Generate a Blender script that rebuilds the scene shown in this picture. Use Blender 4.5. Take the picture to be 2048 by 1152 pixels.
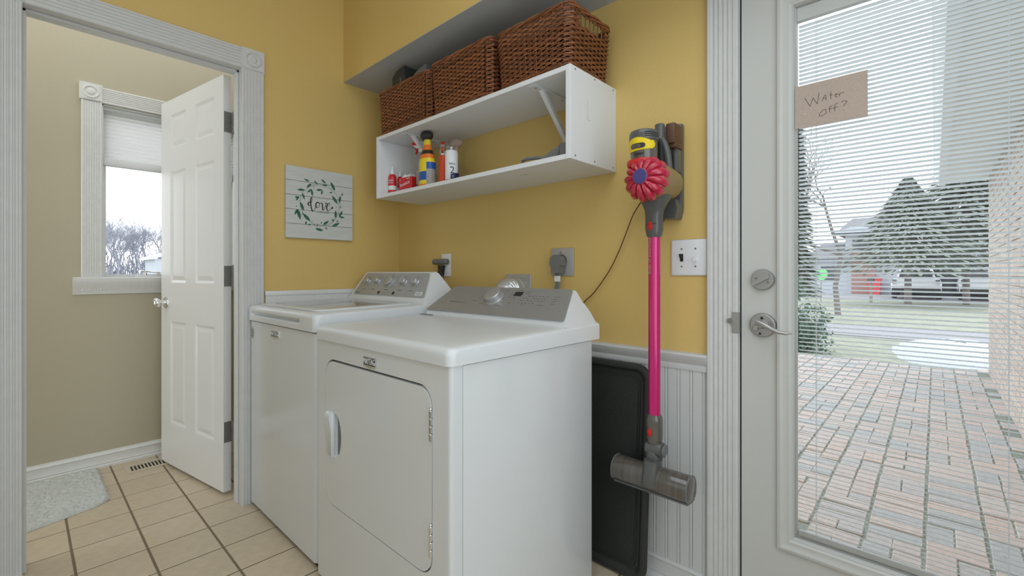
import bpy, bmesh, math, random
from math import sin, cos, pi, radians, sqrt, atan2, hypot
from mathutils import Vector, Matrix
from mathutils.geometry import tessellate_polygon

for _o in list(bpy.data.objects):
    bpy.data.objects.remove(_o)
scene = bpy.context.scene
C = scene.collection
random.seed(7)

# ------------------------------------------------------------------ camera
cd = bpy.data.cameras.new('camera'); cam = bpy.data.objects.new('camera', cd); C.objects.link(cam)
cd.sensor_width = 36.0; cd.lens = 36.0 * 910.0 / 2048.0
cd.shift_y = -29.0 / 2048.0
cd.clip_start = 0.02; cd.clip_end = 400
cam.location = (2.37, -1.548, 1.08)
cam.rotation_euler = (radians(90), 0, radians(42.9))
scene.camera = cam

# ------------------------------------------------------------------ world: bright overcast sky
w = bpy.data.worlds.new('world'); scene.world = w; w.use_nodes = True
nt = w.node_tree; nt.nodes.clear()
tc = nt.nodes.new('ShaderNodeTexCoord'); sx = nt.nodes.new('ShaderNodeSeparateXYZ')
rp = nt.nodes.new('ShaderNodeValToRGB'); bg = nt.nodes.new('ShaderNodeBackground'); ow = nt.nodes.new('ShaderNodeOutputWorld')
nt.links.new(tc.outputs['Generated'], sx.inputs[0]); nt.links.new(sx.outputs['Z'], rp.inputs[0])
rp.color_ramp.elements[0].position = 0.0; rp.color_ramp.elements[0].color = (.93, .95, 1.0, 1)
rp.color_ramp.elements[1].position = 1.0; rp.color_ramp.elements[1].color = (.86, .93, 1.0, 1)
nt.links.new(rp.outputs[0], bg.inputs[0]); bg.inputs[1].default_value = 2.6
nt.links.new(bg.outputs[0], ow.inputs[0])

# ------------------------------------------------------------------ unseen area lights added to fill the rooms
def area(name, loc, size, power, col=(1, .97, .93), rot=(0, 0, 0)):
    l = bpy.data.lights.new(name, 'AREA'); l.shape = 'RECTANGLE'; l.size = size[0]; l.size_y = size[1]
    l.energy = power; l.color = col
    o = bpy.data.objects.new(name, l); C.objects.link(o); o.location = loc; o.rotation_euler = rot
    return o
area('ceiling_fill_light', (2.2, -1.40, 2.70), (1.6, 1.6), 17, (.87, .945, 1.0))  # added overhead fill for soft even light, no fixture built
area('hall_ceiling_fill', (-.58, -1.3, 2.70), (.6, 2.0), 9, (.93, .965, 1.0))  # added overhead fill that lifts the hall, out of view
# unseen fills added at the hall's end and before the solid right-hand wall
area('hall_end_fill', (-.56, -3.0, 1.2), (.8, 1.8), 12, (.93, .965, 1.0), (radians(-90), 0, radians(180)))
area('right_fill_light', (3.06, -1.45, 1.3), (1.6, 1.9), 17, (.86, .94, 1.0), (0, radians(90), 0))
# weak fill added before the solid wall behind the camera
area('rear_fill_light', (2.2, -3.02, 1.35), (2.0, 1.6), 4, (.88, .945, 1.0), (radians(-90), 0, 0))

scene.view_settings.view_transform = 'Standard'; scene.view_settings.look = 'None'
scene.view_settings.gamma = 1.0; scene.view_settings.use_curve_mapping = False
scene.view_settings.exposure = 0.0

# ------------------------------------------------------------------ materials
MATS = {}
def mat(name, col, rough=.5, metal=0., bump=0., scale=40., var=0., trans=0., coat=0., spec=.5, alpha=1., stretch=None, island=0.):
    if name in MATS: return MATS[name]
    m = bpy.data.materials.new(name); m.use_nodes = True; n = m.node_tree; b = n.nodes['Principled BSDF']
    b.inputs['Base Color'].default_value = (*col, 1); b.inputs['Roughness'].default_value = rough
    b.inputs['Metallic'].default_value = metal; b.inputs['Specular IOR Level'].default_value = spec
    b.inputs['Coat Weight'].default_value = coat; b.inputs['Transmission Weight'].default_value = trans
    b.inputs['Alpha'].default_value = alpha
    if bump or var:
        t = n.nodes.new('ShaderNodeTexCoord'); mp = n.nodes.new('ShaderNodeMapping'); no = n.nodes.new('ShaderNodeTexNoise')
        n.links.new(t.outputs['Object'], mp.inputs[0]); n.links.new(mp.outputs[0], no.inputs['Vector'])
        no.inputs['Scale'].default_value = scale; no.inputs['Detail'].default_value = 4
        if stretch: mp.inputs['Scale'].default_value = stretch
        if bump:
            bp = n.nodes.new('ShaderNodeBump'); bp.inputs['Strength'].default_value = bump; bp.inputs['Distance'].default_value = .002
            n.links.new(no.outputs[0], bp.inputs['Height']); n.links.new(bp.outputs[0], b.inputs['Normal'])
        if var:
            hs = n.nodes.new('ShaderNodeHueSaturation'); mr = n.nodes.new('ShaderNodeMapRange')
            mr.inputs['To Min'].default_value = 1 - var; mr.inputs['To Max'].default_value = 1 + var
            mr.inputs['From Min'].default_value = .3; mr.inputs['From Max'].default_value = .7
            hs.inputs['Color'].default_value = (*col, 1)
            n.links.new(no.outputs[0], mr.inputs[0]); n.links.new(mr.outputs[0], hs.inputs['Value'])
            n.links.new(hs.outputs[0], b.inputs['Base Color'])
    if island:
        g = n.nodes.new('ShaderNodeNewGeometry'); oi = n.nodes.new('ShaderNodeObjectInfo'); ad = n.nodes.new('ShaderNodeMath'); fr = n.nodes.new('ShaderNodeMath')
        ad.operation = 'ADD'; fr.operation = 'FRACT'
        n.links.new(g.outputs['Random Per Island'], ad.inputs[0]); n.links.new(oi.outputs['Random'], ad.inputs[1]); n.links.new(ad.outputs[0], fr.inputs[0])
        hs = n.nodes.new('ShaderNodeHueSaturation'); mr = n.nodes.new('ShaderNodeMapRange')
        mr.inputs['To Min'].default_value = 1 - island; mr.inputs['To Max'].default_value = 1 + island
        src = b.inputs['Base Color'].links[0].from_socket if b.inputs['Base Color'].is_linked else None
        if src: n.links.new(src, hs.inputs['Color'])
        else: hs.inputs['Color'].default_value = (*col, 1)
        n.links.new(fr.outputs[0], mr.inputs[0]); n.links.new(mr.outputs[0], hs.inputs['Value'])
        n.links.new(hs.outputs[0], b.inputs['Base Color'])
    MATS[name] = m; return m

def brickmat(name, cols, scale=30.):
    """colour picked per brick object, with grain"""
    m = bpy.data.materials.new(name); m.use_nodes = True; n = m.node_tree; b = n.nodes['Principled BSDF']
    g = n.nodes.new('ShaderNodeNewGeometry'); oi = n.nodes.new('ShaderNodeObjectInfo'); ad = n.nodes.new('ShaderNodeMath'); fr = n.nodes.new('ShaderNodeMath')
    ad.operation = 'ADD'; fr.operation = 'FRACT'
    n.links.new(g.outputs['Random Per Island'], ad.inputs[0]); n.links.new(oi.outputs['Random'], ad.inputs[1]); n.links.new(ad.outputs[0], fr.inputs[0])
    r = n.nodes.new('ShaderNodeValToRGB'); r.color_ramp.interpolation = 'CONSTANT'
    els = r.color_ramp.elements
    while len(els) < len(cols): els.new(0)
    for i, c in enumerate(cols): els[i].position = i / len(cols); els[i].color = (*c, 1)
    n.links.new(fr.outputs[0], r.inputs[0])
    no = n.nodes.new('ShaderNodeTexNoise'); no.inputs['Scale'].default_value = scale; no.inputs['Detail'].default_value = 5
    t = n.nodes.new('ShaderNodeTexCoord'); n.links.new(t.outputs['Object'], no.inputs['Vector'])
    mx = n.nodes.new('ShaderNodeHueSaturation'); mr = n.nodes.new('ShaderNodeMapRange'); mr.inputs['To Min'].default_value = .7; mr.inputs['To Max'].default_value = 1.3
    n.links.new(no.outputs[0], mr.inputs[0]); n.links.new(mr.outputs[0], mx.inputs['Value']); n.links.new(r.outputs[0], mx.inputs['Color'])
    n.links.new(mx.outputs[0], b.inputs['Base Color']); b.inputs['Roughness'].default_value = .85
    bp = n.nodes.new('ShaderNodeBump'); bp.inputs['Strength'].default_value = .4; bp.inputs['Distance'].default_value = .003
    n.links.new(no.outputs[0], bp.inputs['Height']); n.links.new(bp.outputs[0], b.inputs['Normal'])
    return m

def glassmat(name, tint=(1, 1, 1), refl=.06):
    m = bpy.data.materials.new(name); m.use_nodes = True; n = m.node_tree; n.nodes.clear()
    tr = n.nodes.new('ShaderNodeBsdfTransparent'); gl = n.nodes.new('ShaderNodeBsdfGlossy'); mx = n.nodes.new('ShaderNodeMixShader')
    fz = n.nodes.new('ShaderNodeFresnel'); o = n.nodes.new('ShaderNodeOutputMaterial')
    fz.inputs[0].default_value = 1.25; tr.inputs[0].default_value = (*tint, 1); gl.inputs['Roughness'].default_value = .02
    n.links.new(fz.outputs[0], mx.inputs[0]); n.links.new(tr.outputs[0], mx.inputs[1]); n.links.new(gl.outputs[0], mx.inputs[2]); n.links.new(mx.outputs[0], o.inputs[0])
    return m

def bladmat(name, col, trl=.35):
    m = bpy.data.materials.new(name); m.use_nodes = True; n = m.node_tree; n.nodes.clear()
    d = n.nodes.new('ShaderNodeBsdfDiffuse'); t = n.nodes.new('ShaderNodeBsdfTranslucent'); mx = n.nodes.new('ShaderNodeMixShader'); o = n.nodes.new('ShaderNodeOutputMaterial')
    d.inputs[0].default_value = (*col, 1); t.inputs[0].default_value = (*col, 1); mx.inputs[0].default_value = trl
    n.links.new(d.outputs[0], mx.inputs[1]); n.links.new(t.outputs[0], mx.inputs[2]); n.links.new(mx.outputs[0], o.inputs[0])
    return m

M = dict(
 pale=mat('pale_wall_paint', (.74, .75, .76), .6),
 yellow=mat('yellow_paint', (.70, .50, .172), .55, bump=.08, scale=180, var=.02),
 tan=mat('tan_paint', (.50, .455, .335), .6, bump=.08, scale=180, var=.02),
 trim=mat('white_trim_paint', (.74, .745, .73), .38, bump=.08, scale=60, var=.03),
 trimworn=mat('worn_trim_paint', (.65, .655, .645), .5, bump=.15, scale=25, var=.025),
 door=mat('door_paint', (.78, .785, .775), .32, bump=.05, scale=50),
 ext=mat('exterior_door_paint', (.585, .59, .565), .4, bump=.03, scale=60),
 ceil=mat('ceiling_paint', (.80, .80, .80), .8),
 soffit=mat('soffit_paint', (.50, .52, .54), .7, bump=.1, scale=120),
 bead=mat('wainscot_paint', (.62, .635, .63), .45, bump=.05, scale=60),
 tile=mat('beige_tile', (.60, .50, .365), .38, bump=.06, scale=25, var=.06, island=.05),
 grout=mat('grout', (.20, .155, .10), .9, bump=.3, scale=200),
 enamel=mat('white_enamel', (.72, .745, .76), .16, coat=.25, bump=.012, scale=9),
 plast=mat('white_plastic', (.72, .745, .76), .3),
 silver=mat('silver_panel', (.40, .40, .40), .42, metal=.55, bump=.03, scale=300, stretch=(.05, 1, 1)),
 silver2=mat('silver_panel_light', (.44, .45, .46), .42, metal=.4),
 chrome=mat('satin_nickel', (.46, .455, .445), .32, metal=.75, bump=.05, scale=200),
 knob=mat('silver_knob', (.50, .50, .505), .30, metal=.55),
 bright=mat('bright_chrome', (.8, .8, .8), .12, metal=1.),
 steel=mat('worn_steel', (.30, .295, .285), .5, metal=.8, bump=.3, scale=150, var=.15),
 black=mat('black_plastic', (.022, .022, .022), .4),
 rubber=mat('black_rubber', (.030, .033, .030), .52, bump=.15, scale=300),
 dark=mat('dark_gap', (.03, .03, .03), .8),
 print_=mat('printed_ink', (.10, .10, .10), .6),
 lidglass=mat('smoky_lid_glass', (.23, .235, .225), .1, coat=.5),
 vgrey=mat('graphite_plastic', (.098, .10, .096), .32, coat=.2),
 vclear=mat('smoky_clear_plastic', (.105, .092, .078), .16, coat=.6, var=.25, bump=.001, scale=22, stretch=(4, 1, .3)),
 vgold=mat('bronze_plastic', (.29, .205, .09), .4),
 vbrown=mat('brown_plastic', (.11, .052, .028), .45),
 vred=mat('crimson_plastic', (.52, .018, .055), .25, coat=.6),
 vred2=mat('red_button', (.62, .02, .02), .35),
 magenta=mat('magenta_metal', (.62, .014, .17), .25, metal=.25, coat=.5),
 vblue=mat('blue_filter_cap', (.07, .06, .22), .4, bump=.4, scale=300),
 stick=mat('yellow_sticker', (.88, .66, .01), .5),
 white=mat('plain_white', (.79, .81, .83), .45),
 wicker=mat('wicker', (.215, .078, .030), .4, bump=.3, scale=150, var=.35, island=.45),
 wickdark=mat('wicker_gap_shade', (.025, .011, .006), .8),
 grey=mat('grey_plastic', (.17, .175, .17), .5),
 lgrey=mat('light_grey_metal', (.45, .45, .44), .4, metal=.3),
 foil=mat('aluminium_foil', (.70, .71, .73), .28, metal=.6, bump=1., scale=120),
 rug=mat('grey_rug_pile', (.62, .64, .61), .95, bump=.8, scale=250, var=.15),
 cream=mat('cream_metal', (.62, .54, .42), .5),
 red=mat('red_label', (.62, .02, .025), .35),
 red2=mat('orange_red_plastic', (.75, .06, .02), .35),
 yel=mat('yellow_label', (.85, .66, .03), .35),
 orange=mat('orange_label', (.85, .20, .02), .35),
 blue=mat('blue_label', (.02, .10, .42), .35),
 navy=mat('navy_ink', (.01, .015, .06), .4),
 teal=mat('teal_liquid', (.01, .16, .20), .2),
 label=mat('grey_label_print', (.34, .33, .31), .6, var=.35, scale=260),
 clear=mat('clear_bottle', (.40, .43, .40), .12, coat=.5, alpha=.55),
 greenliq=mat('pale_green_plastic', (.55, .58, .12), .25, alpha=.85),
 pinkish=mat('clear_pink_plastic', (.62, .50, .45), .25, alpha=.6),
 card=mat('cardboard', (.49, .395, .335), .8, bump=.1, scale=150, var=.05),
 cord=mat('brown_cord', (.13, .05, .015), .5),
 plank=mat('whitewashed_plank', (.62, .635, .61), .6, bump=.25, scale=60, var=.06, stretch=(1, .15, 1)),
 leaf=mat('green_print', (.04, .14, .10), .7, var=.3),
 leaf2=mat('grey_green_print', (.16, .27, .22), .7),
 ink=mat('black_print', (.02, .02, .02), .7),
 glass=glassmat('window_glass'),
 slat=bladmat('blind_slat', (.93, .96, .97), .72),
 shade=bladmat('shade_fabric', (.90, .90, .90), .75),
 paver=brickmat('paver_brick', [(.43, .375, .345), (.42, .375, .35), (.45, .39, .36), (.385, .37, .36), (.44, .40, .37), (.35, .36, .36), (.455, .38, .34)]),
 wbrick=brickmat('tan_brick', [(.48, .41, .355), (.50, .435, .38), (.45, .38, .335), (.49, .44, .39), (.47, .39, .345)]),
 mortar=mat('mortar', (.42, .38, .33), .95, bump=.4, scale=120, var=.1),
 soil=mat('mossy_joint', (.20, .23, .19), .95, bump=.5, scale=80, var=.3),
)
if True:   # gloss blind for the mat's relief
    pass

# ------------------------------------------------------------------ mesh helpers
V = Vector
class MB:
    def __init__(s): s.v = []; s.f = []
    def add(s, vs, fs):
        o = len(s.v); s.v += [tuple(x) for x in vs]; s.f += [tuple(i + o for i in f) for f in fs]; return s
    def box(s, x0, x1, y0, y1, z0, z1, bev=0., seg=2, edges=None):
        if not bev:
            vs = [(x, y, z) for x in (x0, x1) for y in (y0, y1) for z in (z0, z1)]
            return s.add(vs, [(0, 1, 3, 2), (4, 6, 7, 5), (0, 4, 5, 1), (2, 3, 7, 6), (0, 2, 6, 4), (1, 5, 7, 3)])
        bm = bmesh.new(); bmesh.ops.create_cube(bm, size=1)
        for q in bm.verts: q.co = V(((x0 + x1) / 2 + q.co.x * (x1 - x0), (y0 + y1) / 2 + q.co.y * (y1 - y0), (z0 + z1) / 2 + q.co.z * (z1 - z0)))
        es = list(bm.edges)
        if edges:
            def ok(e):
                d = (e.verts[1].co - e.verts[0].co); c = (e.verts[0].co + e.verts[1].co) / 2
                return edges(d, c)
            es = [e for e in es if ok(e)]
        bmesh.ops.bevel(bm, geom=es, offset=bev, segments=seg, profile=.5, affect='EDGES')
        bm.verts.index_update(); vs = [q.co[:] for q in bm.verts]; fs = [[q.index for q in f.verts] for f in bm.faces]; bm.free()
        return s.add(vs, fs)
    def prism(s, poly, O, U, W, L):
        """poly (u,w) in the plane O+u*U+w*W, pushed along vector L"""
        O, U, W, L = V(O), V(U), V(W), V(L); n = len(poly)
        vs = [O + U * a + W * b for a, b in poly]; vs += [q + L for q in vs]
        fs = [(i, (i + 1) % n, n + (i + 1) % n, n + i) for i in range(n)] + [tuple(range(n))[::-1], tuple(range(n, 2 * n))]
        return s.add(vs, fs)
    def holeplate(s, loops, O, U, W, N):
        """plate: loops[0] outer, the rest holes (2-D lists); thickness vector N"""
        O, U, W, N = V(O), V(U), V(W), V(N)
        flat = [p for l in loops for p in l]; n = len(flat)
        tris = tessellate_polygon([[V((a, b, 0)) for a, b in l] for l in loops])
        vs = [O + U * a + W * b for a, b in flat]; vs += [q + N for q in vs]
        fs = [tuple(t) for t in tris] + [tuple(i + n for i in t)[::-1] for t in tris]
        k = 0
        for l in loops:
            m = len(l); fs += [(k + i, k + (i + 1) % m, n + k + (i + 1) % m, n + k + i) for i in range(m)]; k += m
        return s.add(vs, fs)
    def loft(s, rings, closed=True, caps=True):
        n = len(rings[0]); vs = [q for r in rings for q in r]; fs = []
        for i in range(len(rings) - 1):
            for j in range(n if closed else n - 1):
                a = i * n + j; b = i * n + (j + 1) % n; fs.append((a, b, b + n, a + n))
        if caps: fs += [tuple(range(n))[::-1], tuple(range((len(rings) - 1) * n, len(rings) * n))]
        return s.add(vs, fs)
    def lathe(s, prof, O, A=(0, 0, 1), seg=24, sx=1., sy=1., ref=None, f=None):
        """prof (r,h) about axis A through O"""
        O = V(O); A = V(A).normalized(); R = V(ref) if ref else (V((1, 0, 0)) if abs(A.x) < .9 else V((0, 1, 0)))
        X = (R - A * R.dot(A)).normalized(); Y = A.cross(X)
        rings = []
        for r, h in prof:
            rings.append([O + A * h + X * (r * sx * cos(2 * pi * k / seg)) + Y * (r * sy * sin(2 * pi * k / seg)) for k in range(seg)])
        return s.loft(rings)
    def cyl(s, O, A, r, h, seg=20, bev=0.):
        p = [(r, 0), (r, h)] if not bev else [(r - bev, 0), (r, bev), (r, h - bev), (r - bev, h)]
        return s.lathe(p, O, A, seg)
    def tube(s, pts, r, seg=6, closed=False):
        pts = [V(p) for p in pts]; n = len(pts); rs = r if isinstance(r, (list, tuple)) else [r] * n
        rings = []; up = None
        for i, p in enumerate(pts):
            a = pts[(i - 1) % n] if (i or closed) else p; b = pts[(i + 1) % n] if (i < n - 1 or closed) else p
            t = (b - a); t = t.normalized() if t.length > 1e-9 else V((0, 0, 1))
            if up is None: up = t.orthogonal().normalized()
            up = (up - t * up.dot(t)); up = up.normalized() if up.length > 1e-6 else t.orthogonal().normalized()
            q = t.cross(up)
            rings.append([p + up * (rs[i] * cos(2 * pi * k / seg)) + q * (rs[i] * sin(2 * pi * k / seg)) for k in range(seg)])
        if closed: rings.append(rings[0]); return s.loft(rings, caps=False)
        return s.loft(rings)
    def xf(s, m):
        s.v = [tuple(m @ V(q)) for q in s.v]; return s

WL = {}
def link(name, me, parent=None, loc=None, m=None):
    o = bpy.data.objects.new(name, me); C.objects.link(o)
    if m: me.materials.append(m)
    return o
def obj(name, mb, m, parent=None, sharp=35, smooth=True, label=None, stuff=False, mesh_only=False):
    """mb holds world coordinates; the object's origin goes to the base of its box"""
    vs = [V(q) for q in mb.v]
    lo = [min(q[i] for q in vs) for i in range(3)]; hi = [max(q[i] for q in vs) for i in range(3)]
    org = V(((lo[0] + hi[0]) / 2, (lo[1] + hi[1]) / 2, lo[2]))
    me = bpy.data.meshes.new(name); me.from_pydata([tuple(q - org) for q in vs], [], mb.f)
    bm = bmesh.new(); bm.from_mesh(me); bmesh.ops.recalc_face_normals(bm, faces=bm.faces); bm.to_mesh(me); bm.free()
    if smooth:
        me.polygons.foreach_set('use_smooth', [True] * len(me.polygons)); me.set_sharp_from_angle(angle=radians(sharp))
    ms = m if isinstance(m, (list, tuple)) else [m]
    for q in ms: me.materials.append(q)
    o = bpy.data.objects.new(name, me); C.objects.link(o)
    if parent is not None:
        o.parent = parent; o.location = org - WL[parent.name]
    else: o.location = org
    WL[o.name] = org
    if label: o['label'] = label
    if stuff: o['kind'] = 'stuff'
    return o
def tag(o, label=None, cat=None, group=None, kind=None):
    if label: o['label'] = label
    if cat: o['category'] = cat
    if group: o['group'] = group
    if kind: o['kind'] = kind
    return o
def thing(name, loc, label, cat, group=None):
    o = bpy.data.objects.new(name, None); C.objects.link(o); o.location = loc; o.empty_display_size = .05; WL[o.name] = V(loc)
    return tag(o, label, cat, group)
def struct(name, mb, m, **k):
    return tag(obj(name, mb, m, **k), kind='structure')
def sempty(name, loc):
    o = bpy.data.objects.new(name, None); C.objects.link(o); o.location = loc; WL[o.name] = V(loc)
    o['kind'] = 'structure'; return o
def place(name, me, parent, loc, rot=None, stuff=False):
    """instance of shared mesh under parent at a world location"""
    o = bpy.data.objects.new(name, me); C.objects.link(o); o.parent = parent; o.location = V(loc) - WL[parent.name]; WL[o.name] = V(loc)
    if rot: o.rotation_euler = rot
    return o
def mesh(name, mb, m, smooth=True, sharp=35):
    me = bpy.data.meshes.new(name); me.from_pydata(mb.v, [], mb.f)
    bm = bmesh.new(); bm.from_mesh(me); bmesh.ops.recalc_face_normals(bm, faces=bm.faces); bm.to_mesh(me); bm.free()
    if smooth: me.polygons.foreach_set('use_smooth', [True] * len(me.polygons)); me.set_sharp_from_angle(angle=radians(sharp))
    me.materials.append(m); return me
def rrect(x0, x1, z0, z1, r, seg=6, rs=None):
    rs = rs or [r] * 4; P = []
    for (cx, cz, a0, q) in ((x1 - rs[0], z0 + rs[0], -90, rs[0]), (x1 - rs[1], z1 - rs[1], 0, rs[1]), (x0 + rs[2], z1 - rs[2], 90, rs[2]), (x0 + rs[3], z0 + rs[3], 180, rs[3])):
        for k in range(seg + 1):
            a = radians(a0 + 90 * k / seg); P.append((cx + q * cos(a), cz + q * sin(a)))
    return P
_fonts = {}
def text(name, s, size, O, U, W, m, parent, depth=.0006, align='CENTER', label=None, sx=1.):
    cu = bpy.data.curves.new('t', 'FONT'); cu.body = s; cu.size = size; cu.align_x = align; cu.align_y = 'CENTER'; cu.extrude = depth; cu.resolution_u = 2
    to = bpy.data.objects.new('t', cu); C.objects.link(to)
    dg = bpy.context.evaluated_depsgraph_get(); me0 = to.evaluated_get(dg).to_mesh()
    U, W = V(U).normalized(), V(W).normalized(); N = U.cross(W); O = V(O)
    mb = MB(); mb.add([O + U * (q.co.x * sx) + W * q.co.y + N * q.co.z for q in me0.vertices], [tuple(p.vertices) for p in me0.polygons])
    to.to_mesh_clear(); bpy.data.objects.remove(to); bpy.data.curves.remove(cu)
    return obj(name, mb, m, parent, smooth=False, label=label)

# fluted casing profile: (u across width, w outward)
def flutes(wd, t=.018, n=7, edge=.007, dp=.0035):
    P = [(0, 0), (0, t - .003), (.003, t)]
    a = edge; st = (wd - 2 * edge) / n
    for i in range(n):
        P += [(a + st * i + st * .12, t), (a + st * i + st * .3, t - dp), (a + st * i + st * .7, t - dp), (a + st * i + st * .88, t)]
    P += [(wd - .003, t), (wd, t - .003), (wd, 0)]
    return P
def rosette(parent, O, U, W, N, s=.1, m=None):
    O, U, W, N = V(O), V(U), V(W), V(N)
    b = MB(); b.prism([(0, 0), (s, 0), (s, s), (0, s)], O, U, W, N * .019)
    b.prism([(.004, .004), (s - .004, .004), (s - .004, s - .004), (.004, s - .004)], O + N * .019, U, W, N * .003)
    r = obj('rosette', b, m, parent)
    c = MB(); c.lathe([(.0, .0), (.036, 0), (.036, .002), (.033, .006), (.029, .006), (.026, .002), (.022, .001), (.016, .003), (.013, .007), (.006, .008), (0.0005, .0085)], O + U * s / 2 + W * s / 2 + N * .021, N, 28)
    obj('bullseye', c, m, r)
    return r

# ================================================================== ROOM SHELL
CH = 2.76
# --- laundry room floor base (grout) and tiles
b = MB(); b.box(-1.06, 3.2, -3.05, 0.0, -.06, -.0018); floor = struct('floor', b, M['grout'])
tp = .2050; x0g, y0g = .106, -1.212
tb = MB(); hw = tp / 2 - .0035
tb.box(-hw, hw, -hw, hw, -.008, 0, .0022, 1, edges=lambda d, c: c.z > -.001)
tme = mesh('tile', tb, M['tile'])
for i in range(-6, 14):
    for j in range(-7, 6):
        xa, ya = x0g + i * tp, y0g + j * tp
        cx, cy = xa + tp / 2, ya + tp / 2
        if cx < -1.14 or cx > 2.95 or cy > .12: continue
        lx0, lx1, ly0, ly1 = max(cx - hw, -1.035), min(cx + hw, 3.1), cy - hw, min(cy + hw, -.004)
        if lx1 - lx0 < .01 or ly1 - ly0 < .01: continue
        if lx0 > cx - hw + 1e-6 or ly1 < cy + hw - 1e-6:
            q = MB(); q.box(lx0, lx1, ly0, ly1, -.008, 0, .002, 1, edges=lambda d, c: c.z > -.001)
            obj('tile', q, M['tile'], floor)
        else: place('tile', tme, floor, (cx, cy, 0))
# --- left wall (yellow on the laundry side, tan on the hall side) with the door opening
OY0, OY1, OZ = -1.549, -.854, 2.036          # clear opening of the hall door
def wallx(x0, x1, parts, name, m):
    q = MB()
    for (ya, yb, za, zb) in parts: q.box(x0, x1, ya, yb, za, zb)
    return struct(name, q, m)
op = [(-3.05, OY0 - .02, 0, CH), (OY1 + .02, .02, 0, CH), (OY0 - .02, OY1 + .02, OZ + .02, CH)]
wallx(-.05, 0, op, 'wall_left', M['yellow'])
wallx(-.10, -.05, op, 'wall_hall_right', M['tan'])
# --- back wall with the exterior door opening
EX0, EX1, EZ = 1.915, 2.845, 2.06
q = MB(); q.box(0, EX0 - .03, 0, .13, 0, CH); q.box(EX1 + .03, 3.2, 0, .13, 0, CH); q.box(EX0 - .03, EX1 + .03, 0, .13, EZ + .03, CH); struct('wall_back', q, M['yellow'])
q = MB(); q.box(3.1, 3.2, -3.05, 0, 0, CH); struct('wall_right', q, M['pale'])
q = MB(); q.box(-.0, 3.2, -3.15, -3.05, 0, CH); struct('wall_front', q, M['pale'])
q = MB(); q.box(-1.2, 3.2, -3.15, .13, CH, CH + .1); struct('ceiling', q, M['ceil'])
q = MB(); q.box(-1.035, -.10, -3.15, -3.05, 0, CH); struct('wall_hall_front', q, M['tan'])
q = MB(); q.box(-1.035, -.10, .0, .1, 0, CH); struct('wall_hall_back', q, M['tan'])
# hall outer wall with the window
WY0, WY1, WZ0, WZ1 = -1.246, -.586, 1.048, 2.024
q = MB()
for (ya, yb, za, zb) in ((-3.15, WY0, 0, CH), (WY1, .1, 0, CH), (WY0, WY1, 0, WZ0), (WY0, WY1, WZ1, CH)): q.box(-1.17, -1.035, ya, yb, za, zb)
struct('wall_hall_left', q, M['tan'])
# soffit (bulkhead) over the appliances
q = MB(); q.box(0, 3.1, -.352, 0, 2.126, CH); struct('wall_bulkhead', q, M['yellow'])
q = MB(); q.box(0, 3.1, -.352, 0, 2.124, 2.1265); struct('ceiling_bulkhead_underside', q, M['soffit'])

# --- hall baseboard
BP = [(0, 0), (.018, 0), (.018, .012), (.013, .019), (.015, .024), (.012, .030), (.012, .066), (.015, .070), (.012, .076), (.007, .081), (.006, .087), (0, .088)]
q = MB(); q.prism(BP, (-1.035, -3.05, 0), (1, 0, 0), (0, 0, 1), (0, 3.05, 0)); bh = struct('baseboard_hall', q, M['trim'])
q = MB(); q.prism(BP, (0, 0, 0), (0, -1, 0), (0, 0, 1), (1.805, 0, 0)); q.prism([(0, 0), (.026, 0), (.026, .006), (.014, .016), (0, .016)], (0, 0, 0), (0, -1, 0), (0, 0, 1), (1.805, 0, 0)); struct('baseboard_back', q, M['bead'])
# --- wainscot of beaded planks on the back wall, capped by a chair rail
q = MB(); q.box(0.001, 1.82, -.004, 0.0, .07, .80); ws = struct('trim_1', q, M['bead'])
pw_ = .0435
bp = MB()
prof = [(0, 0), (.0012, .0065), (.030, .0065), (.0315, .003), (.033, .003), (.0345, .0065), (.0385, .0068), (.041, .0045), (.0425, .0)]
bp.prism([(u, v) for u, v in prof], (0, 0, 0), (1, 0, 0), (0, -1, 0), (0, 0, .725)); pme = mesh('plank', bp, M['bead'])
for k in range(41): place('plank', pme, ws, (1.815 - .0435 * (k + 1), -.003, .075))
q = MB(); CR = [(0, 0), (.012, .0), (.014, .010), (.012, .020), (.018, .030), (.026, .044), (.028, .052), (.024, .058), (0, .060)]
q.prism(CR, (0, 0, .752), (0, -1, 0), (0, 0, 1), (1.822, 0, 0)); struct('trim_2', q, M['bead'])
# --- plain white board on the left wall behind the washer
q = MB(); q.box(0, .014, -.752, -.002, .03, .985, .002, 1); bd = struct('trim_3', q, M['trim'])
q = MB(); q.box(0, .019, -.755, -.002, .972, .996, .004, 2); obj('cap_moulding', q, M['trim'], bd)

# --- casing of the hall doorway (laundry side)
dc = sempty('trim_4', (0, -.8, 0))
F = flutes(.095, .02, 6)
q = MB(); q.prism(F, (0, OY1 - .001, 0), (0, 1, 0), (1, 0, 0), (0, 0, 2.036)); obj('right_casing', q, M['trimworn'], dc)
q = MB(); q.prism(F, (0, OY0 - .094, 0), (0, 1, 0), (1, 0, 0), (0, 0, 2.036)); obj('left_casing', q, M['trimworn'], dc)
q = MB(); q.prism(F, (0, OY0 + .005, 2.035), (0, 0, 1), (1, 0, 0), (0, OY1 - OY0 - .009, 0)); obj('head_casing', q, M['trimworn'], dc)
rosette(dc, (0, OY1 - .005, 2.034), (0, 1, 0), (0, 0, 1), (1, 0, 0), .1, M['trimworn'])
rosette(dc, (0, OY0 - .096, 2.034), (0, 1, 0), (0, 0, 1), (1, 0, 0), .1, M['trimworn'])
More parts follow.
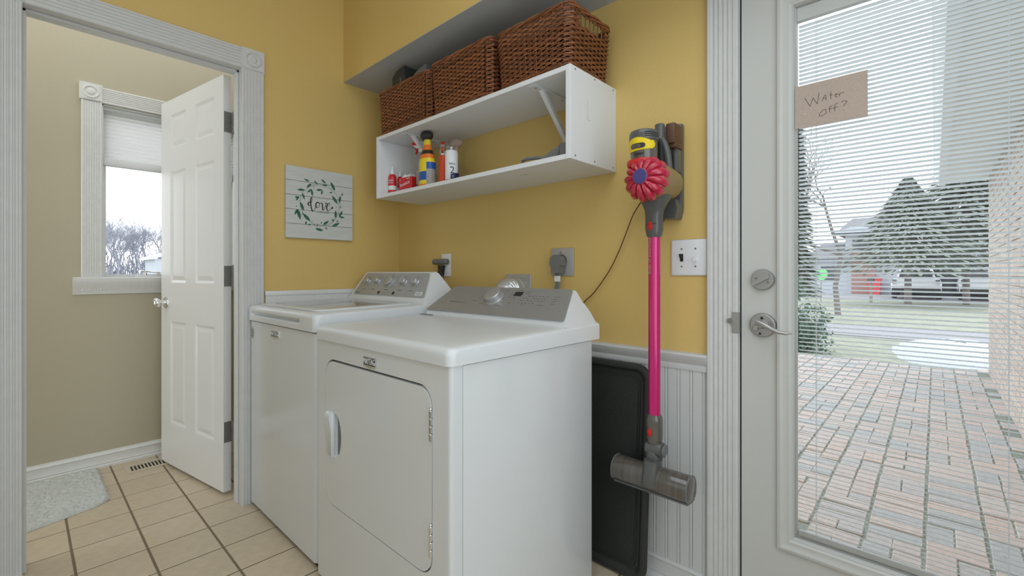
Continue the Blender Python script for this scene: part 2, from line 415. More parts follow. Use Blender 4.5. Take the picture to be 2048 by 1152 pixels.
# jambs and stops
q = MB(); q.box(-.105, .004, OY1, OY1 + .02, 0, OZ + .02); q.box(-.068, -.03, OY1 - .011, OY1, 0, OZ, .002, 1)
obj('right_jamb', q, M['trimworn'], dc)
q = MB(); q.box(-.105, .004, OY0 - .02, OY0, 0, OZ + .02); q.box(-.068, -.03, OY0, OY0 + .011, 0, OZ, .002, 1)
obj('left_jamb', q, M['trimworn'], dc)
q = MB(); q.box(-.105, .004, OY0 - .02, OY1 + .02, OZ, OZ + .02); q.box(-.068, -.03, OY0, OY1, OZ - .011, OZ, .002, 1)
obj('head_jamb', q, M['trimworn'], dc)

# ================================================================== HALL DOOR (six panels, standing open)
d1 = sempty('door_1', (-.157, -.884, .017))
HP = V((-.157, -.884, 0)); FR = V((-.866, -1.007, 0)); DU = (FR - HP).normalized(); DN = V((DU.y, -DU.x, 0))
if DN.y > 0: DN = -DN          # front normal, toward the camera side
DW, DT, Z0, Z1 = .72, .035, .017, 2.046
# stiles and rails as one slab: grid with panel recesses on both faces
panels = []
for (s0, s1) in ((.093, .300), (.411, .600)):
    for (za, zb) in ((.25, .815), (1.03, 1.645), (1.772, 1.960)): panels.append((s0, s1, za, zb))
q = MB()
loops = [[(0, Z0), (DW, Z0), (DW, Z1), (0, Z1)]] + [[(s0, za), (s0, zb), (s1, zb), (s1, za)] for s0, s1, za, zb in panels]
q.holeplate(loops, HP, DU, (0, 0, 1), -DN * .010)
q.holeplate(loops, HP - DN * (DT - .010), DU, (0, 0, 1), -DN * .010)
q.prism([(0, Z0), (DW, Z0), (DW, Z1), (0, Z1)], HP - DN * .010, DU, (0, 0, 1), -DN * (DT - .020))
# edges of the slab
q.xf(Matrix.Identity(4)); obj('door_slab', q, M['door'], d1, smooth=False)
for s0, s1, za, zb in panels:
    q = MB()
    def ring(i, dep): return [HP + DU * a + V((0, 0, 1)) * z - DN * dep for a, z in ((s0 + i, za + i), (s1 - i, za + i), (s1 - i, zb - i), (s0 + i, zb - i))]
    q.loft([ring(0, .0003), ring(.006, .003), ring(.012, .0062), ring(.016, .0066), ring(.034, .0025), ring(.036, .002)], caps=False)
    r = ring(.036, .002); q.add(r, [(0, 1, 2, 3)])
    obj('panel', q, M['door'], d1, sharp=12)
# knobs
for sgn, base in ((1, 0), (-1, DT)):
    O = HP + DU * .655 + V((0, 0, .916)) + (DN * 0 if sgn > 0 else -DN * DT)
    q = MB(); q.lathe([(.0, 0), (.032, 0), (.032, .003), (.026, .007), (.014, .010), (.011, .022), (.012, .026), (.022, .032), (.0265, .042), (.026, .052), (.020, .060), (.010, .064), (.0005, .065)], O, DN * sgn, 28)
    obj('knob', q, M['bright'], d1)
# hinges
for hz in (1.769, 1.017, .257):
    q = MB(); q.prism([(.001, 0), (.034, 0), (.034, .1), (.001, .1)], HP - DN * .001 + V((0, 0, hz)) - DU * .0025, -DN, (0, 0, 1), DU * .002)
    h = obj('hinge', q, M['steel'], d1)
    pin = V((-.118, OY1 - .004, hz)); pin = HP - DN * .040 - DU * .004 + V((0, 0, hz))
    q = MB()
    for k in range(5): q.cyl(pin + V((0, 0, .02 * k + .0008)), (0, 0, 1), .0065, .0184, 12, .001)
    q.cyl(pin + V((0, 0, -.004)), (0, 0, 1), .005, .108, 10)
    obj('pin', q, M['steel'], h)
    q = MB(); jl = V((-.104, OY1 - .0012, hz)); q.prism([(0, 0), (.1, 0), (.1, 1), (0, 1)], pin, (0, 0, 1), (jl.x - pin.x, jl.y - pin.y, 0), V((0, .002, 0)))
    q.box(-.104, -.072, OY1 - .0015, OY1 - .0002, hz, hz + .1)
    obj('leaf', q, M['steel'], h)

# ================================================================== HALL WINDOW
w1 = sempty('window_1', (-1.035, -.9, .9))
q = MB(); F2 = flutes(.085, .018, 7, dp=.003)
q.prism(F2, (-1.035, WY0 - .085, .985), (0, 1, 0), (1, 0, 0), (0, 0, 2.028 - .985)); obj('left_casing', q, M['trim'], w1)
q = MB(); q.prism(F2, (-1.035, WY1, .985), (0, 1, 0), (1, 0, 0), (0, 0, 2.028 - .985)); obj('right_casing', q, M['trim'], w1)
q = MB(); q.prism(F2, (-1.035, WY0, 2.028), (0, 0, 1), (1, 0, 0), (0, WY1 - WY0, 0)); obj('head_casing', q, M['trim'], w1)
rosette(w1, (-1.035, WY0 - .093, 2.030), (0, 1, 0), (0, 0, 1), (1, 0, 0), .094, M['trim'])
rosette(w1, (-1.035, WY1 + .001, 2.030), (0, 1, 0), (0, 0, 1), (1, 0, 0), .094, M['trim'])
SP = [(0, 0), (.010, 0), (.012, .012), (.018, .030), (.030, .052), (.034, .066), (.036, .076), (.036, .090), (.03, .094), (0, .094)]
q = MB(); q.prism(SP, (-1.035, WY0 - .118, .966), (1, 0, 0), (0, 0, 1), (0, WY1 - WY0 + .236, 0)); obj('sill', q, M['trim'], w1)
q = MB(); q.box(-1.15, -1.03, WY0 - .0, WY0 + .006, WZ0 + .0, WZ1); q.box(-1.15, -1.03, WY1 - .006, WY1, WZ0, WZ1); q.box(-1.15, -1.03, WY0, WY1, WZ1 - .006, WZ1); q.box(-1.15, -1.03, WY0, WY1, WZ0 - .0, WZ0 + .008)
obj('reveal', q, M['trim'], w1)
q = MB(); q.holeplate([[(WY0 + .006, WZ0 + .008), (WY1 - .006, WZ0 + .008), (WY1 - .006, WZ1 - .006), (WY0 + .006, WZ1 - .006)], [(WY0 + .022, WZ0 + .028), (WY0 + .022, WZ1 - .04), (WY1 - .022, WZ1 - .04), (WY1 - .022, WZ0 + .028)]], (-1.115, 0, 0), (0, 1, 0), (0, 0, 1), (.03, 0, 0))
obj('sash', q, M['trim'], w1)
q = MB(); q.box(-1.102, -1.098, WY0 + .02, WY1 - .02, WZ0 + .026, WZ1 - .038); obj('pane', q, M['glass'], w1)
q = MB(); q.box(-1.083, -1.06, -1.10, -.99, WZ0 + .009, WZ0 + .022, .004, 2); oc = obj('crank_cover', q, M['white'], w1)
q = MB(); q.cyl((-1.072, -1.05, WZ0 + .02), (0, 0, 1), .009, .022, 14, .002); q.tube([(-1.068, -1.05, WZ0 + .040), (-1.055, -1.04, WZ0 + .044), (-1.05, -1.02, WZ0 + .040), (-1.052, -.995, WZ0 + .038)], [.006, .005, .0045, .005], 8)
q.cyl((-1.052, -1.000, WZ0 + .034), (.2, 1, 0), .007, .02, 10, .002); q.tube([(-1.068, -1.055, WZ0 + .042), (-1.06, -1.075, WZ0 + .046)], .006, 8)
obj('crank_handle', q, M['bright'], oc)
# cellular shade, half lowered
sh = thing('cellular_shade', (-1.07, -.916, 1.70), 'white pleated cellular shade half lowered in the hall window', 'window shade')
q = MB(); P = []
n = 12; zt, zb = 2.002, 1.735
for i in range(n * 2 + 1): P.append((.010 if i % 2 else .0, zb + (zt - zb) * i / (n * 2)))
P += [(-.012 if i % 2 else -.004, zt - (zt - zb) * i / (n * 2)) for i in range(n * 2 + 1)]
q.prism(P, (-1.066, WY0 + .008, 0), (1, 0, 0), (0, 0, 1), (0, WY1 - WY0 - .016, 0)); obj('pleated_fabric', q, M['shade'], sh, smooth=False)
q = MB(); q.box(-1.086, -1.052, WY0 + .007, WY1 - .007, 2.000, 2.018, .003, 1); obj('head_rail', q, M['white'], sh)
q = MB(); q.box(-1.082, -1.054, WY0 + .008, WY1 - .008, 1.688, 1.736, .008, 2); obj('bottom_rail', q, M['white'], sh)

# ================================================================== EXTERIOR DOOR with blinds between the panes
ec = sempty('trim_5', (1.87, 0, 0))
q = MB(); q.prism(flutes(.095, .02, 5, edge=.012), (1.821, 0, 0), (1, 0, 0), (0, -1, 0), (0, 0, 2.07)); obj('left_casing', q, M['trimworn'], ec)
q = MB(); q.prism(flutes(.095, .02, 5, edge=.012), (2.845, 0, 0), (1, 0, 0), (0, -1, 0), (0, 0, 2.07)); obj('right_casing', q, M['trimworn'], ec)
q = MB(); q.prism(flutes(.095, .02, 5, edge=.012), (1.92, 0, 2.072), (0, 0, 1), (0, -1, 0), (.92, 0, 0)); obj('head_casing', q, M['trimworn'], ec)
rosette(ec, (1.818, 0, 2.07), (1, 0, 0), (0, 0, 1), (0, -1, 0), .1, M['trimworn'])
q = MB(); q.box(1.885, 1.917, 0, .13, 0, 2.08); q.box(2.845, 2.875, 0, .13, 0, 2.08); q.box(1.885, 2.875, 0, .13, 2.055, 2.09); q.box(1.917, 1.93, .05, .13, 0, 2.055); q.box(2.832, 2.845, .05, .13, 0, 2.055); obj('jamb', q, M['trimworn'], ec)
q = MB(); q.box(1.9, 2.86, -.01, .16, -.004, .02, .004, 1); obj('threshold', q, M['lgrey'], ec)
q = MB(); q.box(1.9170, 1.9224, .004, .05, 0, 2.05); obj('gap_shade_strip', q, M['dark'], ec)  # dark strip added to paint the shade in the door gap
q = MB(); q.box(1.900, 1.9185, -.0228, -.0200, .893, .958, .002, 1); q.box(1.9165, 1.9195, -.0225, .02, .893, .958); st = obj('strike_plate', q, M['chrome'], ec, label='nickel strike plate on the white casing')
q = MB(); q.cyl((1.893, -.0195, .930), (0, -1, 0), .0085, .003, 16); obj('screw', q, M['steel'], st)
DX0, DX1 = 1.9225, 2.8365
d2 = sempty('door_2', (2.38, .02, .02))
GX0, GX1, GZ0, GZ1 = 2.066, 2.620, .300, 1.868
q = MB(); q.holeplate([[(DX0, .022), (DX1, .022), (DX1, 2.048), (DX0, 2.048)], [(GX0 - .02, GZ0 - .02), (GX0 - .02, GZ1 + .02), (GX1 + .02, GZ1 + .02), (GX1 + .02, GZ0 - .02)]], (0, 0, 0), (1, 0, 0), (0, 0, 1), (0, .044, 0))
obj('door_slab', q, M['ext'], d2, smooth=False)
# moulded frame of the lite
def frame(parent, name, x0, x1, z0, z1, prof, y, m, sgn=-1):
    """mitred frame, prof (inset from outer edge, outward)"""
    rings = []
    for cx, cz, sx_, sz_ in ((x0, z0, 1, 1), (x1, z0, -1, 1), (x1, z1, -1, -1), (x0, z1, 1, -1)):
        rings.append([(cx + sx_ * a, y + sgn * h, cz + sz_ * a) for a, h in prof])
    rings.append(rings[0]); q = MB(); q.loft(rings, caps=False); return obj(name, q, m, parent, sharp=28)
FP = [(0, 0), (.002, .010), (.010, .012), (.016, .008), (.022, .0065), (.032, .008), (.037, .004), (.040, .004), (.044, -.006), (.044, -.012), (0, -.012)]
frame(d2, 'glazing_frame', GX0 - .044, GX1 + .044, GZ0 - .044, GZ1 + .044, FP, 0, M['ext'])
q = MB(); q.box(GX0 - .01, GX1 + .01, .0085, .0115, GZ0 - .01, GZ1 + .01); obj('inner_pane', q, M['glass'], d2)
q = MB(); q.box(GX0 - .01, GX1 + .01, .0340, .0370, GZ0 - .01, GZ1 + .01); obj('outer_pane', q, M['glass'], d2)
q = MB(); q.holeplate([[(GX0 - .012, GZ0 - .012), (GX1 + .012, GZ0 - .012), (GX1 + .012, GZ1 + .012), (GX0 - .012, GZ1 + .012)], [(GX0 + .004, GZ0 + .002), (GX0 + .004, GZ1 - .002), (GX1 - .004, GZ1 - .002), (GX1 - .004, GZ0 + .002)]], (0, .012, 0), (1, 0, 0), (0, 0, 1), (0, .0215, 0)); obj('spacer', q, M['ext'], d2)
bl = bpy.data.objects.new('blind', None); C.objects.link(bl); bl.parent = d2; bl.location = V((2.34, .022, .32)) - WL[d2.name]; WL[bl.name] = V((2.34, .022, .32))
q = MB(); q.box(GX0 + .005, GX1 - .005, .0135, .0320, GZ1 - .042, GZ1 - .003); obj('head_rail', q, M['ext'], bl)
q = MB(); q.box(GX0 + .007, GX1 - .007, .0160, .0290, GZ0 + .004, GZ0 + .020, .002, 1); obj('bottom_rail', q, M['ext'], bl)
sl = MB(); a = radians(20); Ls = GX1 - GX0 - .016; hwid = .0063
sec = [(-hwid, -.0008), (-hwid * .55, .0005), (0, .0010), (hwid * .55, .0005), (hwid, -.0008), (hwid * .55, .0001), (0, .0006), (-hwid * .55, .0001)]
sec = [(u * cos(a) + v * sin(a), -u * sin(a) + v * cos(a)) for u, v in sec]
sl.prism(sec, (-Ls / 2, 0, 0), (0, 1, 0), (0, 0, 1), (Ls, 0, 0)); sme = mesh('slat', sl, M['slat'])
zs = GZ0 + .0285; k = 0
while zs < GZ1 - .048:
    place('slat', sme, bl, ((GX0 + GX1) / 2, .0225, zs)); zs += .01195
for cx in (2.118, 2.497):
    q = MB()
    for yy in (.0160, .0290): q.tube([(cx, yy, GZ0 + .01), (cx, yy, GZ1 - .03)], .0006, 5)
    obj('ladder_cord', q, M['white'], bl)
# deadbolt and lever set
def ovalplate(O, r, t):
    q = MB(); q.lathe([(0, 0), (r, 0), (r, t * .4), (r * .96, t * .8), (r * .88, t), (0.001, t)], O, (0, -1, 0), 36); return q
O = (1.984, -.0005, 1.061); db = obj('deadbolt', ovalplate(O, .033, .012), M['chrome'], d2, label='round satin nickel deadbolt above the lever')
q = MB(); q.prism([(-.027, -.006), (.020, -.0055), (.027, .004), (.024, .009), (-.024, .005), (-.029, .001)], (O[0], -.012, O[2]), V((cos(radians(28)), 0, sin(radians(28)))), V((-sin(radians(28)), 0, cos(radians(28)))), (0, -.016, 0)); obj('thumb_turn', q, M['chrome'], db)
q = MB()
for dx, dz in ((-.016, .004), (.016, -.008)): q.cyl((O[0] + dx, -.0122, O[2] + dz), (0, -1, 0), .0035, .0016, 12)
obj('screw', q, M['steel'], db)
O = (1.984, -.0005, .922); lv = obj('lever_rose', ovalplate(O, .0375, .011), M['chrome'], d2)
q = MB(); q.lathe([(.014, 0), (.013, .014), (.010, .020), (.009, .034)], (O[0] + .002, -.010, O[2] + .004), (0, -1, 0), 20)
pts = [(O[0] - .006, -.044, O[2] + .012), (O[0] + .012, -.050, O[2] + .007), (O[0] + .032, -.052, O[2] - .004), (O[0] + .052, -.050, O[2] - .013), (O[0] + .070, -.047, O[2] - .016), (O[0] + .086, -.044, O[2] - .013)]
q.tube(pts, [.009, .0082, .0070, .0058, .0045, .0022], 12); obj('lever_handle', q, M['chrome'], lv)
q = MB(); q.cyl((O[0] - .018, -.0112, O[2] - .010), (0, -1, 0), .0095, .003, 20, .001); cy = obj('lock_cylinder', q, M['steel'], lv)
q = MB()
for dx in (-.004, 0, .004): q.box(O[0] - .018 + dx - .0011, O[0] - .018 + dx + .0011, -.0152, -.0140, O[2] - .017, O[2] - .003)
obj('keyway', q, M['bright'], cy)
q = MB(); q.cyl((O[0] - .001, -.0112, O[2] + .022), (0, -1, 0), .004, .002, 12); q.cyl((O[0] - .006, -.0112, O[2] - .026), (0, -1, 0), .0035, .002, 12); obj('screw', q, M['dark'], lv)

# cardboard note on the glass
nt_ = thing('cardboard_note', (2.15, .0, 1.505), 'tan cardboard note handwritten Water Off, stuck on the door glass', 'sign')
q = MB(); q.prism([(2.0672, 1.5062), (2.2376, 1.5056), (2.2372, 1.631), (2.0670, 1.6300)], (0, .0083, 0), (1, 0, 0), (0, 0, 1), (0, -.0022, 0)); obj('card', q, M['card'], nt_)
WATER=[[(2.0918, 1.5919), (2.1053, 1.5643), (2.1126, 1.5868), (2.1227, 1.5669), (2.1274, 1.5974)], [(2.134, 1.5719), (2.1404, 1.587), (2.1434, 1.5862), (2.1437, 1.5719)], [(2.136, 1.5793), (2.1431, 1.5784)], [(2.1545, 1.592), (2.1548, 1.5734)], [(2.1512, 1.5851), (2.1596, 1.5838)], [(2.1644, 1.5815), (2.1705, 1.5818), (2.1695, 1.584), (2.1657, 1.5837), (2.1644, 1.5796), (2.1668, 1.575), (2.1705, 1.575)], [(2.174, 1.5828), (2.1756, 1.5747)], [(2.1745, 1.5794), (2.1779, 1.5837), (2.1847, 1.5834)], [(2.1377, 1.5473), (2.1431, 1.5469), (2.1439, 1.5349), (2.1327, 1.5291), (2.1277, 1.5315), (2.1277, 1.5358), (2.1327, 1.5426), (2.1385, 1.5475)], [(2.1588, 1.5518), (2.1545, 1.5529), (2.1519, 1.5487), (2.1528, 1.5347)], [(2.1491, 1.546), (2.1572, 1.5454)], [(2.1716, 1.5583), (2.1652, 1.5551), (2.1636, 1.5496), (2.1641, 1.5363)], [(2.1588, 1.5446), (2.1716, 1.5476)], [(2.1787, 1.5574), (2.1842, 1.5599), (2.1905, 1.5586), (2.1916, 1.5551), (2.1853, 1.548), (2.1847, 1.5447)], [(2.1834, 1.5347), (2.1844, 1.5337)]]
q = MB()
def flatstroke(q, pts, w, f, dep):
    """flat ribbon strokes; f maps (u,v) to world, dep is the thickness vector"""
    for i in range(len(pts) - 1):
        (a, b_), (c, d_) = pts[i], pts[i + 1]; L = hypot(c - a, d_ - b_) or 1e-6
        wi = w if not callable(w) else w(i, (c - a) / L, (d_ - b_) / L)
        nx, ny = -(d_ - b_) / L * wi / 2, (c - a) / L * wi / 2; ex, ey = (c - a) / L * wi * .35, (d_ - b_) / L * wi * .35
        P = [f(a + nx - ex, b_ + ny - ey), f(a - nx - ex, b_ - ny - ey), f(c - nx + ex, d_ - ny + ey), f(c + nx + ex, d_ + ny + ey)]
        P = [V(p) for p in P]; q.add(P + [p + V(dep) for p in P], [(0, 1, 2, 3), (7, 6, 5, 4), (0, 4, 5, 1), (1, 5, 6, 2), (2, 6, 7, 3), (3, 7, 4, 0)])
for s in WATER: flatstroke(q, s, .0012, lambda u, v: (u, .0061, v), (0, -.0002, 0))
obj('handwriting', q, M['ink'], nt_, smooth=False)
q = MB(); q.cyl((2.093, .0062, 1.546), (0, -1, 0), .0014, .0006, 10); obj('pin_dot', q, M['white'], nt_)

# switch plate
sp = thing('light_switch', (1.758, 0, 1.073), 'white double switch plate with one dark and one white toggle', 'light switch')
q = MB(); q.box(1.696, 1.817, -.0065, 0, 1.073, 1.196, .005, 3); obj('cover_plate', q, M['white'], sp)
for cx, m, nm, up in ((1.733, M['black'], 'dark toggle', 1), (1.780, M['white'], None, -1)):
    q = MB(); q.box(cx - .0055, cx + .0055, -.0072, -.006, 1.121, 1.147); q.prism([(0, 0), (.014, .010 * up + .002), (.014, .010 * up - .004), (0, -.008)], (cx - .004, -.007, 1.135), (0, -1, 0), (0, 0, 1), (.008, 0, 0)); obj('toggle', q, m, sp, label=nm)
for cx in (1.733, 1.780):
    for cz in (1.164, 1.104):
        q = MB(); q.cyl((cx, -.0062, cz), (0, -1, 0), .0032, .0012, 12); obj('screw', q, M['steel'], sp)

# ================================================================== WASHER
wa = thing('washing_machine', (.372, -.476, 0), 'white top-load washing machine with five knobs and grey glass lid, in the corner', 'washing machine')
wx0, wx1, wy0, wy1 = .022, .722, -.822, -.125
q = MB(); q.box(wx0, wx1, wy0, wy1, .022, .860, .018, 5, edges=lambda d, c: abs(d.z) > .5); obj('cabinet', q, M['enamel'], wa)
q = MB()
for fx, fy in ((.09, -.77), (.66, -.77), (.09, -.19), (.66, -.19)): q = MB(); q.lathe([(.018, 0), (.022, .004), (.020, .012), (.008, .014), (.008, .026)], (fx, fy, 0), seg=14); obj('foot', q, M['grey'], wa)
def deck(mb, x0, x1, yf, yb, zb, ztf, ztb, r, groove=None, n=7, rp=.022):
    """moulded top: rounded on front and sides"""
    st = []
    for k in range(n + 1):
        a = pi / 2 * k / n; st.append((x0 + r * (1 - sin(a)) if False else x0 + r * (1 - cos(a)), r * (1 - sin(a))))
    st = [(x0 + rp * (1 - cos(pi / 2 * k / n)), rp * (1 - sin(pi / 2 * k / n))) for k in range(n + 1)]
    full = st[:]
    ng = 24
    for k in range(1, ng): full.append((x0 + rp + (x1 - x0 - 2 * rp) * k / ng, 0.))
    full += [(x0 + x1 - a, b) for a, b in st[::-1]]
    if groove:
        full += [(g_ + o_, 0.) for g_ in groove for o_ in (-.006, 0, .006, .012, .018, .024) ]
        full += [(g_ - o_, 0.) for g_ in groove for o_ in (.012, .018, .024)]
    full = sorted(full)
    rt = .020
    rings = []
    for x, d in full:
        g = 0.
        if groove:
            g = max(0., min(1., (x - groove[0]) / .022, (groove[1] - x) / .022)); g = g * g * (3 - 2 * g)
        ex = min(x - x0, x1 - x)
        soft = lambda e: .0042 * (1 - min(1, max(e, 0) / .09)) ** 2
        zt = lambda y: ztf + (ztb - ztf) * (y - yf) / (yb - yf) - soft(ex) - soft(y - yf) - d * .4
        zs0 = zt(yf + d + rt) - rt
        P = [(yf + d, zb)]
        hs = [(0, .014), (.0005, .020), (.006, .024), (.017, .030), (.018, .038), (.004, .0405), (.0, .0425)] if groove else [(0, .010)]
        s_ = min(1., (zs0 - zb - .002) / .046) if groove else 1.
        for o_, h_ in hs: P.append((yf + d + o_ * g, zb + h_ * s_))
        m = 6
        for k in range(m + 1):
            a = pi / 2 * k / m
            P.append((yf + d + rt * (1 - cos(a)), zs0 + rt * sin(a)))
        for k in (.03, .07, .12, .2, .35, .6, .8, 1.):
            y = yf + d + rt + (yb - yf - d - rt) * k; P.append((y, zt(y)))
        P.append((yb, zb))
        rings.append([(x, y, z) for y, z in P])
    mb.loft(rings)
    return mb
q = MB(); deck(q, .018, .727, -.830, -.130, .865, .936, .950, .030, (.06, .60)); obj('top_deck', q, M['plast'], wa, sharp=40)
q = MB(); q.box(.06, .69, -.79, -.14, .858, .867); obj('seam', q, M['dark'], wa)
# lid rim and its glass
LZ = lambda y: .936 + .014 * (y + .83) / .70
def sloped(mb, poly, z0, h):
    vs = [(x, y, LZ(y) + z0) for x, y in poly] + [(x, y, LZ(y) + z0 + h) for x, y in poly]; n_ = len(poly)
    mb.add(vs, [(i, (i + 1) % n_, n_ + (i + 1) % n_, n_ + i) for i in range(n_)] + [tuple(range(n_))[::-1], tuple(range(n_, 2 * n_))])
q = MB(); o_ = rrect(.075, .670, -.800, -.345, .04, 5); i_ = rrect(.118, .628, -.765, -.375, .07, 5)
q.holeplate([o_, i_], (0, 0, 0), (1, 0, 0), (0, 1, 0), (0, 0, .005)); q.v = [(x, y, z + LZ(y) - .0005) for x, y, z in q.v]
lid = obj('lid', q, M['plast'], wa)
q = MB(); sloped(q, rrect(.117, .629, -.766, -.374, .07, 5), .0, .0025); obj('lid_window', q, M['lidglass'], lid, label='smoky grey glass window in the lid')
# console
def console(parent, xb0, xb1, inset, prof, m, sharp=28):
    """prof: (y,z,t) with t the share of the inset at that height"""
    q = MB(); q.loft([[(xb0 + inset * t, y, z) for y, z, t in prof], [(xb0 + inset * t + .012, y - .0, z) for y, z, t in prof], [(xb1 - inset * t - .012, y, z) for y, z, t in prof], [(xb1 - inset * t, y, z) for y, z, t in prof]])
    return obj('console', q, m, parent, sharp=sharp)
cons = console(wa, .030, .712, .042, [(-.342, .940, 0), (-.334, .958, .05), (-.326, .967, .1), (-.262, 1.077, 1), (-.254, 1.086, 1.02), (-.240, 1.088, 1.02), (-.222, 1.080, .95), (-.186, 1.030, .55), (-.150, .975, .1), (-.128, .945, 0)], M['plast'])
WU = V((0, .512, .859)); WN = V((0, -.859, .512)); WP = V((0, -.325, .968))
def wp(u, v, h=0): return WP + V((u, 0, 0)) + WU * v + WN * h
q = MB()
pl = [(.062, .006), (.066, .002), (.690, .002), (.696, .010), (.664, .112), (.654, .128), (.643, .131), (.100, .131), (.090, .126)]
q.prism([(u, v) for u, v in pl], wp(0, 0, .001), (1, 0, 0), WU, WN * .0022); pan = obj('control_panel', q, M['silver2'], cons, label='silver washer control panel with five knobs')
def knob(parent, O, N, r, h, name='knob', m=None, m2=None):
    q = MB(); q.lathe([(r * 1.12, 0), (r * 1.1, .002), (r, .004), (r * .97, h - .003), (r * .9, h - .0008), (r * .84, h), (.0005, h - .002)], O, N, 28)
    return obj(name, q, m, parent)
# knobs belong to the console: four small, one large
for (u, v, r) in ((.150, .082, .0185), (.243, .084, .0185), (.362, .083, .029), (.484, .083, .0195), (.580, .083, .0195)):
    O = wp(u, v, .003); k = knob(cons, O, WN, r, .020, m=M['knob'])
q = MB()
for (u, v, r) in ((.150, .082, .0185), (.243, .084, .0185), (.362, .083, .029), (.484, .083, .0195), (.580, .083, .0195)):
    for j in range(7):
        a = radians(-60 + 50 * j); 
        if r > .025: L_ = .016
        else: L_ = .010
        c_ = wp(u + (r + .013) * 1.25 * cos(a), v + (r + .010) * sin(a), .0034)
        if v + (r + .010) * sin(a) > .125 or v + (r + .010) * sin(a) < .03: continue
        q.prism([(-L_ / 2, -.0008), (L_ / 2, -.0008), (L_ / 2, .0008), (-L_ / 2, .0008)], c_, (1, 0, 0), WU, WN * .0002)
    q.prism([(-.016, -.0012), (.016, -.0012), (.016, .0012), (-.016, .0012)], wp(u - .005, .034, .0034), (1, 0, 0), WU, WN * .0002)
for j in range(7):
    for r_ in range(2): q.prism([(-.003, -.0008), (.003, -.0008), (.003, .0008), (-.003, .0008)], wp(.325 + j * .014, .012 + r_ * .009, .0034), (1, 0, 0), WU, WN * .0002)
q.prism([(-.02, -.0018), (.02, -.0018), (.02, .0018), (-.02, .0018)], wp(.100, .013, .0034), (1, 0, 0), WU, WN * .0002)
obj('panel_print', q, M['print_'], cons, smooth=False, stuff=True)
for u in (.305, .438):
    q = MB(); q.prism([(-.008, -.007), (.008, -.007), (.008, .007), (-.008, .007)], wp(u, .017, .003), (1, 0, 0), WU, WN * .0022); obj('button', q, M['black'], cons)
q = MB(); q.prism([(-.025, -.009), (.025, -.009), (.025, .009), (-.025, .009)], wp(.644, .020, .003), (1, 0, 0), WU, WN * .0008); st = obj('sticker', q, M['white'], cons)
q = MB()
for r_ in (-.004, .003): q.prism([(-.019, -.001), (.019, -.001), (.019, .001), (-.019, .001)], wp(.644, .020 + r_, .004), (1, 0, 0), WU, WN * .0002)
obj('panel_print', q, M['print_'], cons, smooth=False, stuff=True)
# badge and sticker on the front
def badge(parent, x0, x1, z0, z1, y):
    q = MB(); q.prism([(x0, z0), ((x0 + x1) / 2, z0 - .006), (x1, z0), (x1, z1), (x0, z1)], (0, y, 0), (1, 0, 0), (0, 0, 1), (0, -.004, 0)); b_ = obj('badge', q, M['bright'], parent, label='chrome framed dark name badge')
    w_ = x1 - x0; q = MB(); q.prism([(x0 + w_ * .06, z0 + .003), (x1 - w_ * .06, z0 + .003), (x1 - w_ * .06, z1 - .003), (x0 + w_ * .06, z1 - .003)], (0, y - .004, 0), (1, 0, 0), (0, 0, 1), (0, -.0006, 0)); obj('badge_face', q, M['black'], b_)
    text('lettering', 'MAYTAG', (z1 - z0) * .92, ((x0 + x1) / 2, y - .0049, (z0 + z1) / 2), (1, 0, 0), (0, 0, 1), M['white'], b_, sx=w_ / (z1 - z0) / 4.1)
badge(wa, .292, .376, .812, .838, wy0)
q = MB(); q.lathe([(.0, 0), (.026, 0), (.026, .0008), (0.0005, .0008)], (.053, wy0 - .0002, .806), (0, -1, 0), 28, sx=.85); st = obj('oval_sticker', q, M['lgrey'], wa)
q = MB()
for k in range(5): q.box(.053 - .013, .053 + .013, wy0 - .0013, wy0 - .001, .790 + k * .0075, .793 + k * .0075)
obj('sticker_print', q, M['print_'], st, smooth=False)

# ================================================================== DRYER
dr = thing('dryer', (1.131, -.52, 0), 'white front-load clothes dryer with a silver sloping control panel, nearest machine', 'dryer')
X0, X1, Yf, Yb = .760, 1.502, -.834, -.205
q = MB(); q.box(X0 + .001, X1 - .0012, -.7935, Yb, .02, .848, .004, 2, edges=lambda d, c: abs(d.z) > .5); obj('cabinet', q, M['enamel'], dr)
q = MB()
for fx, fy in ((.82, -.77), (1.44, -.77), (.82, -.26), (1.44, -.26)): q = MB(); q.lathe([(.018, 0), (.022, .004), (.020, .012), (.008, .014), (.008, .022)], (fx, fy, 0), seg=14); obj('foot', q, M['grey'], dr)
# front panel with the door opening; its side returns are rounded
DO = rrect(.829, 1.429, .296, .790, .055, 8)
q = MB(); q.holeplate([[(X0 + .010, .02), (X1 - .010, .02), (X1 - .010, .850), (X0 + .010, .850)], DO[::-1]], (0, Yf, 0), (1, 0, 0), (0, 0, 1), (0, .012, 0))
for xe, sg in ((X0, 1), (X1, -1)):
    rr = [(xe + sg * (.010 - .010 * sin(radians(a))), Yf + .010 - .010 * cos(radians(a))) for a in range(0, 91, 15)]
    rr += [(xe, -.7965), (xe + sg * .01, -.7965)]
    q.prism(rr, (0, 0, .02), (1, 0, 0), (0, 1, 0), (0, 0, .830))
obj('front_panel', q, M['enamel'], dr, sharp=40)
q = MB(); q.box(X0 + .02, X1 - .02, Yf + .013, -.795, .03, .846); obj('recess', q, M['grey'], dr)
